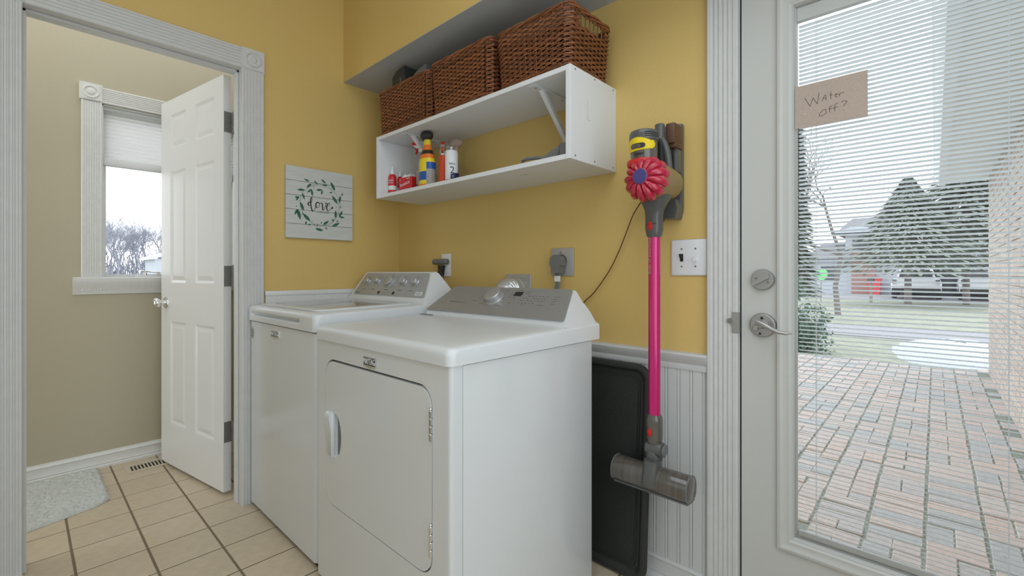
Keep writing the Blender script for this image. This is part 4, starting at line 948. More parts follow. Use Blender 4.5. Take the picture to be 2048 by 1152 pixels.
# ================================================================== OUTLETS, PLUGS, DUCT
t = thing('outlet_plate', (.445, 0, 1.06), 'narrow white outlet plate above the washer with chargers plugged in', 'outlet')
q = MB(); q.box(.415, .492, -.006, 0, 1.064, 1.185, .002, 2); obj('cover_plate', q, M['white'], t)
t = thing('grey_charger', (.44, -.03, 1.13), 'flat grey charger plugged in across the white outlet', 'charger')
q = MB(); q.box(.368, .490, -.038, -.0065, 1.128, 1.158, .012, 3); obj('charger_body', q, M['grey'], t)
q = MB(); q.tube([(.42, -.030, 1.13), (.424, -.035, 1.11), (.450, -.03, 1.075), (.478, -.03, 1.035), (.515, -.04, .99)], .0022, 6); obj('cord', q, M['cord'], t)
t = thing('black_plug', (.43, -.02, 1.08), 'black power plug in the lower socket of the white outlet', 'plug')
q = MB(); q.prism([(-.016, .0), (-.012, -.040), (-.006, -.058), (.004, -.058), (.010, -.040), (.018, 0)], (.432, -.032, 1.123), (1, 0, 0), (0, 0, 1), (0, .0255, 0)); obj('plug_body', q, M['black'], t)
q = MB(); q.tube([(.431, -.020, 1.070), (.431, -.022, 1.04), (.436, -.022, 1.0), (.44, -.03, .93)], .0035, 6); obj('cord', q, M['black'], t)
t = thing('range_outlet', (1.223, 0, 1.07), 'square steel outlet plate behind the dryer console, thick grey plug in it', 'outlet')
q = MB(); q.box(1.166, 1.283, -.007, 0, 1.070, 1.187, .003, 2); p_ = obj('cover_plate', q, M['lgrey'], t)
q = MB(); q.cyl((1.221, -.007, 1.132), (0, -1, 0), .028, .005, 24, .001); obj('socket', q, M['black'], t)
q = MB(); q.cyl((1.217, -.0075, 1.168), (0, -1, 0), .004, .002, 12); obj('screw', q, M['steel'], t)
t = thing('dryer_plug', (1.21, -.04, 1.1), 'thick round grey plug with cord, in the steel outlet', 'plug')
q = MB(); P = [(.028 * cos(radians(a)), .028 * sin(radians(a))) for a in range(0, 181, 20)] + [(-.028, -.018), (-.022, -.020), (-.019, -.048), (.019, -.048), (.022, -.020), (.028, -.018)]
q.prism(P, (1.221, -.013, 1.130), (1, 0, 0), (0, 0, 1), (0, -.040, 0)); obj('plug_body', q, M['grey'], t, sharp=40)
q = MB()
for dx in (-.008, 0, .008): q.tube([(1.221 + dx, -.034, 1.084), (1.222 + dx, -.035, 1.03), (1.222 + dx, -.06, .96), (1.222 + dx, -.10, .80)], .0046, 8)
obj('cord', q, M['grey'], t)
q = MB(); q.box(1.209, 1.234, -.0405, -.030, 1.046, 1.070, .001, 1); obj('cord_tag', q, M['white'], t)
t = thing('dryer_vent', (.97, 0, .95), 'crinkled foil duct with grey collar at a metal wall plate', 'vent duct')
q = MB(); q.box(.895, 1.050, -.005, 0, .93, 1.077, .002, 1); obj('wall_plate', q, M['lgrey'], t)
q = MB(); q.lathe([(.058, 0), (.058, .030), (.061, .032), (.061, .036), (.058, .038), (.058, .065)], (.985, -.005, 1.003), (0, -1, 0), 32); obj('collar', q, M['lgrey'], t)
q = MB(); rings = []
n = 40
for k in range(n + 1):
    a = pi / 2 * min(1, k / 18.); 
    if k <= 18: c = V((.985, -.070 - .033 * sin(a), 1.003 - .045 * (1 - cos(a)))); ax = V((0, -cos(a), -sin(a)))
    else: c = V((.985, -.103, .958 - .020 * (k - 18))); ax = V((0, 0, -1))
    r = .057 + (.004 if k % 2 else 0); X_ = V((1, 0, 0)); Y_ = ax.cross(X_)
    rings.append([c + X_ * r * cos(2 * pi * j / 28) + Y_ * r * sin(2 * pi * j / 28) for j in range(28)])
q.loft(rings, caps=False); obj('foil_duct', q, M['foil'], t, sharp=60)
t = None
q = MB(); pts = [(1.650, -.11, 1.345), (1.585, -.03, 1.325), (1.555, -.02, 1.29), (1.525, -.018, 1.223), (1.490, -.016, 1.150), (1.45, -.014, 1.084), (1.383, -.012, 1.003), (1.336, -.012, .962), (1.30, -.012, .90), (1.29, -.012, .80)]
def smooth_(pts, n=4):
    P = [V(p) for p in pts]; out = []
    for i in range(len(P) - 1):
        p0, p1, p2, p3 = P[max(i - 1, 0)], P[i], P[i + 1], P[min(i + 2, len(P) - 1)]
        for k in range(n):
            t_ = k / n; out.append(.5 * ((2 * p1) + (p2 - p0) * t_ + (2 * p0 - 5 * p1 + 4 * p2 - p3) * t_ * t_ + (3 * p1 - p0 - 3 * p2 + p3) * t_ ** 3))
    return out + [P[-1]]
q.tube(smooth_(pts), .0022, 6); tag(obj('charging_cord', q, M['cord']), 'thin brown cord hanging down the yellow wall from the vacuum', 'cord')

# ================================================================== CORDLESS STICK VACUUM on its wall dock
dk = thing('vacuum_dock', (1.70, 0, 1.27), 'dark grey wall dock holding the stick vacuum', 'wall bracket')
q = MB(); q.box(1.672, 1.741, -.026, 0, 1.30, 1.592, .006, 2); obj('back_plate', q, M['vgrey'], dk)
q = MB(); q.prism([(1.686, 1.330), (1.732, 1.330), (1.740, 1.300), (1.732, 1.265), (1.682, 1.268), (1.676, 1.300)], (0, -.005, 0), (1, 0, 0), (0, 0, 1), (0, -.055, 0)); obj('lower_cradle', q, M['vgrey'], dk)
q = MB(); q.box(1.650, 1.678, -.085, -.015, 1.262, 1.315, .004, 2); obj('cradle_lug', q, M['black'], dk)
vc = thing('stick_vacuum', (1.69, -.12, .36), 'magenta and grey cordless stick vacuum hanging on the yellow wall', 'vacuum cleaner')
ax_, ay_ = 1.688, -.120
bx, by = 1.679, -.176       # dust bin axis
q = MB(); q.lathe([(.0425, 1.440), (.0430, 1.515)], (bx, by, 0), seg=36); bn = obj('dust_bin', q, M['vclear'], vc, label='smoky clear dust bin')
q = MB(); q.lathe([(.045, 1.505), (.0465, 1.508), (.0465, 1.528), (.044, 1.536), (.037, 1.540), (.0005, 1.541)], (bx, by, 0), seg=36); lid_ = obj('bin_lid', q, M['vgrey'], vc)
q = MB()
for k in range(3):
    for a in range(-35, 25, 6): q.lathe([(.0502, 0), (.0502, .0016)], (bx, by, 1.538 + .006 * k), seg=60)
q = MB()
for k in range(3):
    pts = [(bx + .0467 * cos(radians(a)), by + .0467 * sin(radians(a)), 1.514 + .006 * k) for a in range(-60, 10, 7)]; q.tube(pts, .0013, 5)
obj('vent_slot', q, M['dark'], lid_)
q = MB(); q.lathe([(.030, 1.45), (.030, 1.505)], (bx, by, 0), seg=20); obj('inner_filter', q, M['grey'], vc)
q = MB(); T0, B0 = [], []
for k in range(61):
    a = radians(-152 + 136 * k / 60); u = k / 60
    top = 1.499 + .012 * sin(pi * min(u * 1.2, 1)) + (.0025 if k % 3 == 1 else 0); bot = 1.468 + .004 * u * 2 - (.0025 if k % 3 == 1 else 0)
    if k < 2: top = 1.489; bot = 1.479
    if k > 57: top = 1.492; bot = 1.480
    T0.append(V((bx + .0472 * cos(a), by + .0472 * sin(a), top))); B0.append(V((bx + .0446 * cos(a), by + .0446 * sin(a), bot)))
q.loft([T0, B0], closed=False, caps=False); s_ = obj('yellow_sticker', q, M['stick'], vc)
def oncyl(name, R, aa, z0, z1, m, par, r_=.012):
    q = MB(); poly = rrect(-1, 1, z0, z1, 0.0001, 1); rows = []
    nz = 8
    for j in range(nz + 1):
        z = z0 + (z1 - z0) * j / nz; e = sqrt(max(0, 1 - (2 * j / nz - 1) ** 2)); half = (aa[1] - aa[0]) / 2 - (1 - e) * (z1 - z0) / 2 / R; c_ = (aa[0] + aa[1]) / 2
        rows.append([V((bx + R * cos(c_ + half * s), by + R * sin(c_ + half * s), z)) for s in (-1, -.75, -.5, -.25, 0, .25, .5, .75, 1)])
    q.loft(rows, closed=False, caps=False); return obj(name, q, m, par)
oncyl('oval_window', .0468, (radians(-122), radians(-58)), 1.477, 1.493, M['black'], s_)
oncyl('oval_picture', .0471, (radians(-118), radians(-76)), 1.479, 1.491, M['vclear'], s_)
text('lettering', 'dyson', .015, (bx + .0445 * cos(radians(-84)), by + .0445 * sin(radians(-84)) - .001, 1.4605), (cos(radians(6)), sin(radians(6)), 0), (0, 0, 1), M['black'], bn, .0008)
# crimson body
q = MB(); q.lathe([(.044, 1.36), (.0455, 1.40), (.0455, 1.43), (.0445, 1.447)], (bx, by, 0), seg=36, ref=(1, 0, 0)); q.lathe([(.046, 1.36), (.030, 1.34), (0.0005, 1.335)], (bx, by, 0), seg=36); obj('crimson_housing', q, M['vred'], vc)
q = MB(); q.loft([[(bx + r * cos(radians(a)), by + r * sin(radians(a)), z) for a in range(-140, -49, 9)] for r, z in ((.045, 1.416), (.053, 1.423), (.055, 1.434), (.053, 1.443), (.045, 1.446))], closed=False, caps=False); obj('bin_release', q, M['vred2'], vc)
q = MB(); q.loft([[(bx + r * cos(radians(a)), by + r * sin(radians(a)), z) for a in range(-135, -54, 9)] for r, z in ((.0462, 1.405), (.0464, 1.420))], closed=False, caps=False); obj('release_recess', q, M['black'], vc, label='dark recess under the release')
# motor drum, axis toward the room
my0 = -.205; mz = 1.384; mx = 1.693
q = MB(); q.lathe([(.0005, 0), (.052, 0), (.060, .010), (.061, .06), (.052, .135), (.046, .140), (.0005, .141)], (mx + .006, my0 + .015, mz - .004), (.06, 1, .0), 36); obj('motor_drum', q, M['vgold'], vc)
cyc = V((mx + .006, my0, mz - .004)); cn = V((.02, -1, .04)).normalized()
q = MB(); q.lathe([(.060, -.02), (.064, -.010), (.062, .004), (.045, .020), (.024, .026), (.0005, .027)], cyc, cn, 36); cr = obj('cyclone_core', q, M['vred'], vc)
Xc = V((1, 0, 0)); Xc = (Xc - cn * Xc.dot(cn)).normalized(); Yc = cn.cross(Xc)
cme = None
for k in range(13):
    a = 2 * pi * (k + .3) / 13; dr_ = Xc * cos(a) + Yc * sin(a); tg = -Xc * sin(a) + Yc * cos(a)
    q = MB(); prof = [(.022, .031, .0055), (.034, .029, .0085), (.046, .022, .0115), (.056, .008, .0130), (.061, -.008, .0135), (.060, -.022, .011)]
    q.tube([cyc + dr_ * r + cn * h + tg * (.004 * sin(i_ * .6)) for i_, (r, h, w_) in enumerate(prof)], [w_ for r, h, w_ in prof], 10); obj('cyclone_cone', q, M['vred'], vc)
    if True:
        q = MB(); q.tube([cyc + dr_ * r + cn * h + tg * .0 for r, h in ((.024, .038), (.036, .038), (.048, .033), (.057, .021))], [.0018, .0022, .0022, .0018], 6); obj('cyclone_rib', q, M['vred'], cr)
q = MB(); q.lathe([(.024, .020), (.0245, .040), (.022, .043), (.0005, .0435)], cyc, cn, 32); obj('filter_cap', q, M['vblue'], vc)
q = MB(); q.lathe([(.0255, .028), (.027, .034), (.0255, .040), (.023, .041)], cyc, cn, 32); obj('cap_ring', q, M['vred'], vc)
# battery, handle and top tube
q = MB(); q.lathe([(.014, 1.50), (.0165, 1.505), (.0165, 1.572), (.014, 1.5755), (.0005, 1.576)], (1.700, -.105, 0), seg=22); obj('top_post', q, M['vgrey'], vc)
q = MB(); q.box(1.714, 1.746, -.095, -.028, 1.510, 1.578, .006, 2); q.box(1.718, 1.747, -.085, -.028, 1.497, 1.515, .004, 2); obj('battery_cap', q, M['vbrown'], vc)
q = MB(); q.tube(smooth_([(1.690, -.112, 1.535), (1.708, -.108, 1.522), (1.718, -.100, 1.495), (1.722, -.092, 1.46), (1.722, -.085, 1.42), (1.715, -.085, 1.39)]), .0125, 12); obj('handle', q, M['vgrey'], vc)
q = MB(); q.box(1.690, 1.716, -.122, -.075, 1.42, 1.53, .008, 2); obj('trigger_block', q, M['black'], vc)
q = MB(); q.box(1.728, 1.742, -.068, -.028, 1.42, 1.50, .005, 2); obj('dock_arm', q, M['vgrey'], vc)
# neck that narrows to the wand
def sq(cx, cy, hx, hy, z, n=24, p=3.): return [V((cx + hx * (abs(cos(a)) ** (2 / p)) * (1 if cos(a) >= 0 else -1), cy + hy * (abs(sin(a)) ** (2 / p)) * (1 if sin(a) >= 0 else -1), z)) for a in [2 * pi * k / n for k in range(n)]]
q = MB(); q.loft([sq(ax_ + dx, ay_ - dy, hx, hy, z) for dx, dy, hx, hy, z in ((.010, .010, .050, .045, 1.350), (.006, .008, .047, .040, 1.325), (.002, .002, .030, .028, 1.292), (0, 0, .0265, .026, 1.270), (0, 0, .0265, .026, 1.225), (0, 0, .0225, .022, 1.205), (0, 0, .0205, .0205, 1.200))]); nk = obj('neck', q, M['vgrey'], vc)
q = MB(); q.lathe([(.0, 0), (.0085, 0), (.0085, .003), (.006, .0045), (.0005, .005)], (ax_ - .002, ay_ - .0250, 1.236), (-.2, -1, 0), 20, sy=1.7, ref=(1, 0, 0)); obj('release_button', q, M['vred2'], nk)
q = MB(); q.tube([(ax_ - .004, ay_ - .0262, 1.243), (ax_ + .016, ay_ - .0250, 1.243), (ax_ + .026, ay_ - .012, 1.243)], .0008, 5); obj('groove', q, M['dark'], nk)
q = MB(); q.lathe([(.0195, .612), (.0195, 1.202)], (ax_, ay_, 0), seg=32); wd = obj('wand', q, M['magenta'], vc, label='long magenta metal wand')
tn = V((-.40, -.92, 0)).normalized(); text('lettering', 'dyson v7 motorhead', .0145, V((ax_, ay_, 1.137)) + tn * .0196, (0, 0, 1), V((-.92, .40, 0)).normalized() * 1, M['lgrey'], wd, .0003)
q = MB(); q.loft([sq(ax_, ay_, h, h, z, p=2.4) for h, z in ((.0205, .614), (.0245, .606), (.0265, .596), (.0265, .535), (.023, .522), (.019, .512))]); lc = obj('lower_collar', q, M['vclear'], vc)
q = MB(); q.lathe([(.0, 0), (.0085, 0), (.0085, .003), (.006, .0045), (.0005, .005)], (ax_ - .004, ay_ - .0250, .558), (-.2, -1, 0), 20, sy=1.6, ref=(1, 0, 0)); obj('release_button', q, M['vred2'], lc)
q = MB(); q.lathe([(.0005, -.031), (.018, -.030), (.024, -.026), (.026, -.018), (.026, .018), (.024, .026), (.018, .030), (.0005, .031)], (ax_ + .003, ay_, .500), (1, .0, 0), 28); obj('pivot', q, M['vgrey'], vc)
q = MB(); q.lathe([(.0, 0), (.020, 0), (.022, .003), (.016, .006), (.0005, .006)], (ax_ + .033, ay_, .500), (1, 0, 0), 24); obj('pivot_wheel', q, M['grey'], vc)
q = MB(); q.lathe([(.026, .425), (.026, .462), (.0275, .470), (.0275, .492), (.024, .497)], (ax_ - .001, ay_, 0), seg=28); obj('yoke', q, M['vgrey'], vc)
# motor head
hx0, hx1, hy, hz = 1.551, 1.817, -.130, .405
def hsec(x, s=1.): 
    P = []
    for k in range(22):
        a = 2 * pi * k / 22; r = .041 * s; yy = cos(a) * r * 1.0; zz = sin(a) * r * (1.05 if sin(a) > 0 else .98)
        if sin(a) < -.5: yy *= 1.12
        P.append(V((x, hy + yy, hz + zz)))
    return P
q = MB(); q.loft([hsec(hx0 + d, s) for d, s in ((0, .80), (.003, .93), (.010, 1.0))] + [hsec(hx1 - d, s) for d, s in ((.010, 1.0), (.003, .93), (0, .80))]); hd = obj('motor_head', q, M['vclear'], vc, label='smoky brown clear floor head')
q = MB(); q.lathe([(.033, 0), (.033, .24)], (hx0 + .013, hy, hz - .002), (1, 0, 0), 20); obj('brush_roll', q, M['vbrown'], hd)
q = MB(); q.box(hx0 + .004, hx1 - .002, hy - .026, hy + .030, hz - .0425, hz - .036, .003, 1); obj('base_lip', q, M['grey'], hd)
for xx in (hx0, hx1):
    q = MB(); q.loft([hsec(xx + .002 * (1 if xx == hx0 else -1), 1.03), hsec(xx + .0055 * (1 if xx == hx0 else -1), 1.03)]); obj('end_ring', q, M['grey'], hd)
q = MB(); q.loft([sq(ax_ + .004, hy - .0045 * t_, .026, .030, z) for t_, z in ((1.5, .470), (2.2, .45), (4.2, .425), (4.6, .405), (4.2, .392))]); obj('head_neck', q, M['vgrey'], hd)

# ================================================================== BOOT TRAY leaning on the wainscot
bt = thing('boot_tray', (1.45, -.07, 0), 'black rubber boot tray standing on edge against the white wainscot beside the dryer', 'tray')
TM = Matrix.Translation((1.642, -.083, .004)) @ Matrix.Rotation(radians(-3.6), 4, 'X') @ Matrix.Rotation(radians(0), 4, 'Z')
TW, TH = .39, .752
def tring(i, dep, r): return [(-x, -dep, z) for x, z in rrect(i, TW - i, i, TH - i, r, 7)]
q = MB(); q.loft([tring(.0, 0, .055), tring(.0, .004, .055), tring(.006, .016, .05), tring(.012, .018, .045), tring(.020, .016, .040), tring(.030, .004, .034), tring(.034, .003, .032)], caps=False)
q.add(tring(.034, .003, .032), [tuple(range(32))]); q.add(tring(0, 0, .055), [tuple(range(32))]); q.xf(TM); tr = obj('tray_shell', q, M['rubber'], bt)
q = MB()
for ii in (.042, .050): q.tube([(-x, -.0042, z) for x, z in rrect(ii, TW - ii, ii, TH - ii, .028, 5)], .0022, 5, closed=True)
q.xf(TM); obj('rib_line', q, M['rubber'], bt)
q = MB(); nn_ = 0
for i in range(22):
    for j in range(44):
        cx, cz = .064 + i * .0128 + (.0064 if j % 2 else 0), .066 + j * .0143
        if cx > TW - .064 or cz > TH - .062: continue
        s = 1 if (i + j) % 2 else -1
        q.prism([(-.0062, -.0008), (.0062, -.0008), (.0062, .0008), (-.0062, .0008)], (-cx, -.0030, cz), V((cos(.75 * s), 0, sin(.75 * s))), V((-sin(.75 * s), 0, cos(.75 * s))), (0, -.0014, 0)); nn_ += 1
q.xf(TM); obj('tread_pattern', q, M['rubber'], bt, stuff=True, smooth=False)

# ================================================================== HALL: rug and floor register
rg = MB(); nx_, ny_ = 90, 130; rr = random.Random(5); x0, x1, y0, y1 = -1.005, -.485, -2.05, -1.262
vs = []; fs = []
for i in range(nx_ + 1):
    for j in range(ny_ + 1):
        u, v = i / nx_, j / ny_; e = min(u, 1 - u, (1 - v), v) 
        h = .014 * min(1, (e * 60) ** .5 if e > 0 else 0) + rr.uniform(-.0045, .0045) * (1 if e > 0 else 0)
        # rounded corner
        cxx, cyy = x0 + (x1 - x0) * u, y0 + (y1 - y0) * v
        cxx += u * (-1.262 - cyy) * .32; 
        if u > .94 and v > .94: k_ = ((u - .94) + (v - .94)) / .12; cxx -= .018 * k_ * k_; cyy -= .012 * k_ * k_
        vs.append((cxx + rr.uniform(-.0012, .0012), cyy + rr.uniform(-.0015, .0015), max(h, .001)))
for i in range(nx_):
    for j in range(ny_):
        a = i * (ny_ + 1) + j; fs.append((a, a + ny_ + 1, a + ny_ + 2, a + 1))
rg.add(vs, fs); tag(obj('bath_rug', rg, M['rug'], sharp=60), 'grey tufted rug on the hall tiles below the window', 'rug')
fr = thing('floor_register', (-.87, -1.02, 0), 'cream metal floor register in the tiles by the open door', 'floor vent')
q = MB(); slots = []
y = -1.142
while y < -.895: slots.append([(-.914, y), (-.914, y + .0095), (-.830, y + .0095), (-.830, y)]); y += .0155
q.holeplate([rrect(-.940, -.808, -1.165, -.875, .006, 3)] + slots, (0, 0, .0005), (1, 0, 0), (0, 1, 0), (0, 0, .0045)); obj('grille', q, M['cream'], fr, smooth=False)
q = MB(); q.box(-.915, -.83, -1.145, -.89, .0003, .0010); obj('duct_gap', q, M['dark'], fr)

# ================================================================== OUTSIDE
GZ = -.15
for nm, c, r in (('grass_winter', (.30, .315, .245), .95), ('asphalt', (.30, .30, .32), .9), ('snow', (.46, .50, .56), .7), ('evergreen', (.09, .16, .11), .8), ('conifer', (.22, .26, .205), .85), ('bark', (.20, .18, .17), .9), ('fartree_haze', (.29, .30, .36), .95), ('siding', (.48, .52, .58), .7), ('roofing', (.20, .20, .22), .9), ('brickred', (.36, .22, .19), .9), ('carpaint', (.72, .74, .78), .25), ('carglass', (.06, .07, .09), .1), ('binred', (.70, .08, .10), .5), ('lime', (.25, .75, .30), .5), ('soffitv', (.80, .82, .82), .7), ('post', (.35, .33, .30), .8), ('gutter', (.80, .83, .86), .4)):  # far tree colour has blue-grey distance haze mixed in
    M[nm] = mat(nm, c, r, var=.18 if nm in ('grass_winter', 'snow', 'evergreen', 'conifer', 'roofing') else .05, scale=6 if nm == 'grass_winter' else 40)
q = MB(); q.box(-90, 60, -20, 120, GZ - .3, GZ - .04); struct('ground_lawn', q, M['grass_winter'])
q = MB(); q.box(-20, 30, 9.9, 12.3, GZ - .05, GZ - .02); struct('ground_driveway', q, M['asphalt'])
q = MB(); q.box(-60, 60, 26.5, 34, GZ - .05, GZ - .02); struct('ground_street', q, M['asphalt'])
# brick patio
q = MB(); q.box(.3, 2.86, .13, 6.75, GZ - .1, GZ - .006); pt = struct('ground_patio', q, M['soil'])
rr = random.Random(12)
def pave_mesh(w_, l_):
    q = MB(); q.box(-w_ / 2, w_ / 2, -l_ / 2, l_ / 2, -.05, 0, .004, 1, edges=lambda d, c: c.z > -.001); return mesh('paver', q, M['paver'])
ME = {(.2, .1): pave_mesh(.199, .096), (.1, .2): pave_mesh(.098, .197), (.1, .1): pave_mesh(.098, .096)}
lst = []
for cidx in range(-7, 4):
    cx0 = 2.125 + .2115 * cidx; y = .16 + rr.uniform(0, .06)
    while y < 6.65:
        t_ = rr.random()
        if t_ < .45: lst.append((cx0 + .1055, y + .05, .2, .1)); y += .1015
        elif t_ < .72: lst.append((cx0 + .054, y + .05, .1, .1)); lst.append((cx0 + .1565, y + .05, .1, .1)); y += .1015
        else: lst.append((cx0 + .054, y + .1, .1, .2)); lst.append((cx0 + .1565, y + .1, .1, .2)); y += .2025
def pxx(x, y):
    a, b_ = x - 2.37, y + 1.548; dep = -a * .6807 + b_ * .7325; l = a * .7325 + b_ * .6807; return 1024 + 910 * l / dep, dep
vis = [p for p in lst if p[0] < 2.83 and pxx(p[0], p[1])[0] > 1570]
vis.sort(key=lambda p: pxx(p[0], p[1])[1])
near = vis[:290]; far = vis[290:]
for (x, y, w_, l_) in near:
    place('paver', ME[(w_, l_)], pt, (x + rr.uniform(-.003, .003), y + rr.uniform(-.003, .003), GZ + rr.uniform(-.004, .004)), (rr.uniform(-.012, .012), rr.uniform(-.012, .012), rr.uniform(-.02, .02)))
q = MB()
for (x, y, w_, l_) in far:
    dz = rr.uniform(-.004, .004); q.box(x - w_ / 2 + .002, x + w_ / 2 - .002, y - l_ / 2 + .002, y + l_ / 2 - .002, GZ - .04, GZ + dz)
obj('far_pavers', q, M['paver'], pt, stuff=True, smooth=False)
# house wing of tan brick to the side of the patio, with its soffit and gutter
q = MB(); q.box(2.857, 3.2, .14, 6.55, GZ - .1, 2.26); wg = struct('wall_wing', q, M['mortar'])
bb2 = MB(); bb2.box(-.018, .012, -.1015, .1015, 0, .066, .003, 1, edges=lambda d, c: c.x < -.01); bme = mesh('brick', bb2, M['wbrick'])
br_ = []
for k in range(32):
    z = GZ + .004 + k * .0752; off = .105 if k % 2 else 0
    y = .25 + off
    while y < 6.5: br_.append((y, z)); y += .2125
br_.sort(key=lambda p: p[0])
viz = [p for p in br_ if pxx(2.86, p[0])[0] < 2120]
for y, z in viz[:290]: place('brick', bme, wg, (2.864 + rr.uniform(-.002, .002), y, z))
q = MB()
for y, z in viz[290:]: q.box(2.850, 2.880, y - .1, y + .1, z, z + .066)
obj('far_bricks', q, M['wbrick'], wg, stuff=True, smooth=False)
q = MB(); q.box(2.47, 3.3, .14, 6.75, 2.26, 2.30); ew = struct('ceiling_eave', q, M['soffitv'])
q = MB(); q.prism([(0, 0), (-.06, 0), (-.085, .03), (-.10, .10), (-.11, .11), (-.11, .13), (-.09, .13), (0, .13)], (2.47, .14, 2.24), (1, 0, 0), (0, 0, 1), (0, 6.6, 0)); obj('gutter', q, M['gutter'], ew)
# snow left on the grass
sn = MB(); rr2 = random.Random(9); rings = []
for k, (s, h) in enumerate(((1, 0), (.9, .05), (.72, .12), (.45, .19), (.2, .22), (.02, .225))):
    rings.append([(2.62 + .85 * s * cos(a_) * (1 + .12 * sin(3 * a_ + 1)) + rr2.uniform(-.03, .03), 8.3 + 1.35 * s * sin(a_) * (1 + .1 * sin(2 * a_)) + rr2.uniform(-.03, .03), GZ - .04 + h + rr2.uniform(-.012, .012)) for a_ in [2 * pi * j / 30 for j in range(30)]])
sn.loft(rings); tag(obj('snow_patch', sn, M['snow'], sharp=80), 'heap of old snow on the grass past the brick patio', 'snow')

# --- foliage helpers
def blob(q, rnd, c, r, n, leaf=.05, flat=1.):
    for _ in range(n):
        d = V((rnd.gauss(0, 1), rnd.gauss(0, 1), rnd.gauss(0, 1) * flat)).normalized() * (r * rnd.uniform(.55, 1.05)); p = V(c) + d
        a, b_ = V((rnd.uniform(-1, 1), rnd.uniform(-1, 1), rnd.uniform(-1, 1))).normalized(), V((rnd.uniform(-1, 1), rnd.uniform(-1, 1), rnd.uniform(-1, 1))).normalized()
        s = leaf * rnd.uniform(.6, 1.3); q.add([p - a * s, p + b_ * s * .5, p + a * s, p - b_ * s * .5], [(0, 1, 2, 3)])
def bush(name, label, x, y, h, r, seed, leaf=.05, m='evergreen', n=1500):
    rnd = random.Random(seed); t = thing(name, (x, y, GZ - .04), label, 'bush')
    q = MB()
    for k in range(9):
        a = rnd.uniform(0, 2 * pi); rr_ = rnd.uniform(0, r * .5); blob(q, rnd, (x + rr_ * cos(a), y + rr_ * sin(a), GZ + rnd.uniform(.08, .8) * h), r * rnd.uniform(.45, .7), n // 9, leaf)
    obj('foliage', q, M[m], t, smooth=False, stuff=True)
    q = MB()
    for k in range(4): q.tube([(x, y, GZ - .04), (x + rnd.uniform(-.3, .3) * r, y + rnd.uniform(-.3, .3) * r, GZ + h * .6)], [.02, .008], 5)
    obj('stem', q, M['bark'], t)
bush('evergreen_bush', 'low dark green evergreen bush at the corner of the patio', 0.74, 7.2, .80, .50, 1, n=4200, leaf=.035)
bush('evergreen_bush', 'taller dark green shrub behind the low patio bush', .05, 9.0, 1.35, .55, 2, n=3000)
def conifer(label, x, y, h, r, seed, m='conifer', n=2600, z0=.1):
    rnd = random.Random(seed); t = thing('conifer_tree', (x, y, GZ - .04), label, 'tree')
    q = MB(); 
    for k in range(n):
        u = rnd.random() ** .8; z = GZ + h * (z0 + (1 - z0) * u); rad = r * (1 - u) * rnd.uniform(.35, 1.) + .05; a = rnd.uniform(0, 2 * pi)
        p = V((x + rad * cos(a), y + rad * sin(a), z - rad * .25)); d = V((cos(a), sin(a), -.35)).normalized(); s = h * .030 * rnd.uniform(.6, 1.3); t_ = V((-sin(a), cos(a), rnd.uniform(-.3, .3)))
        q.add([p - d * s, p + t_ * s * .35, p + d * s, p - t_ * s * .35], [(0, 1, 2, 3)])
    obj('foliage', q, M[m], t, smooth=False, stuff=True)
    q = MB(); q.tube([(x, y, GZ - .04), (x, y, GZ + h * .5), (x, y, GZ + h * .97)], [r * .045, r * .03, .01], 8); obj('trunk', q, M['bark'], t)
conifer('narrow grey green conifer nearest the door, behind the patio bush', -.62, 13.5, 6.2, .62, 3, n=5200)
conifer('broad conifer standing before the white house', 1.6, 22, 5.0, 2.7, 4, n=8500, z0=.34)
conifer('second broad conifer beside the garage opening', 3.3, 24.5, 7.2, 2.6, 5, n=8500, z0=.28)
def baretree(name, label, x, y, h, seed, m, group=None, spread=.6, depth=6, z0=None, cat='tree', lenf=.78, sides=5, lim=0.0025):
    rnd = random.Random(seed); t = thing(name, (x, y, GZ - .04), label, cat, group)
    q = MB(); tq = MB(); cnt = [0]
    def grow(p, d, L, r, k):
        mid = p + d * L * .5 + V((rnd.uniform(-1, 1), rnd.uniform(-1, 1), rnd.uniform(-.5, .5))) * L * .07; e = p + d * L
        (tq if k == 0 else q).tube([p, mid, e], [r, r * .85, r * .66], sides if k < 2 else 3)
        if k >= depth or cnt[0] > 1400: return
        cnt[0] += 1
        nb = 2 if rnd.random() < .45 else 3
        for i in range(nb):
            dd_ = (d + V((rnd.gauss(0, spread), rnd.gauss(0, spread), rnd.gauss(.06, spread * .6)))).normalized()
            grow(e, dd_, L * lenf * rnd.uniform(.75, 1.1), r * .62, k + 1)
    grow(V((x, y, GZ - .04)), V((rnd.uniform(-.05, .05), rnd.uniform(-.05, .05), 1)).normalized(), h * .27, h * .013, 0)
    obj('trunk', tq, M[m], t); obj('branches', q, M[m], t, smooth=False); return t
baretree('bare_tree', 'bare leafless tree whose twigs cross the sky left of the white house', -1.9, 20, 8.2, 21, 'bark', spread=.5, depth=6)
baretree('bare_tree', 'bare leafless tree with drooping boughs nearer the patio', .2, 15.5, 6.8, 22, 'bark', spread=.62, depth=6)
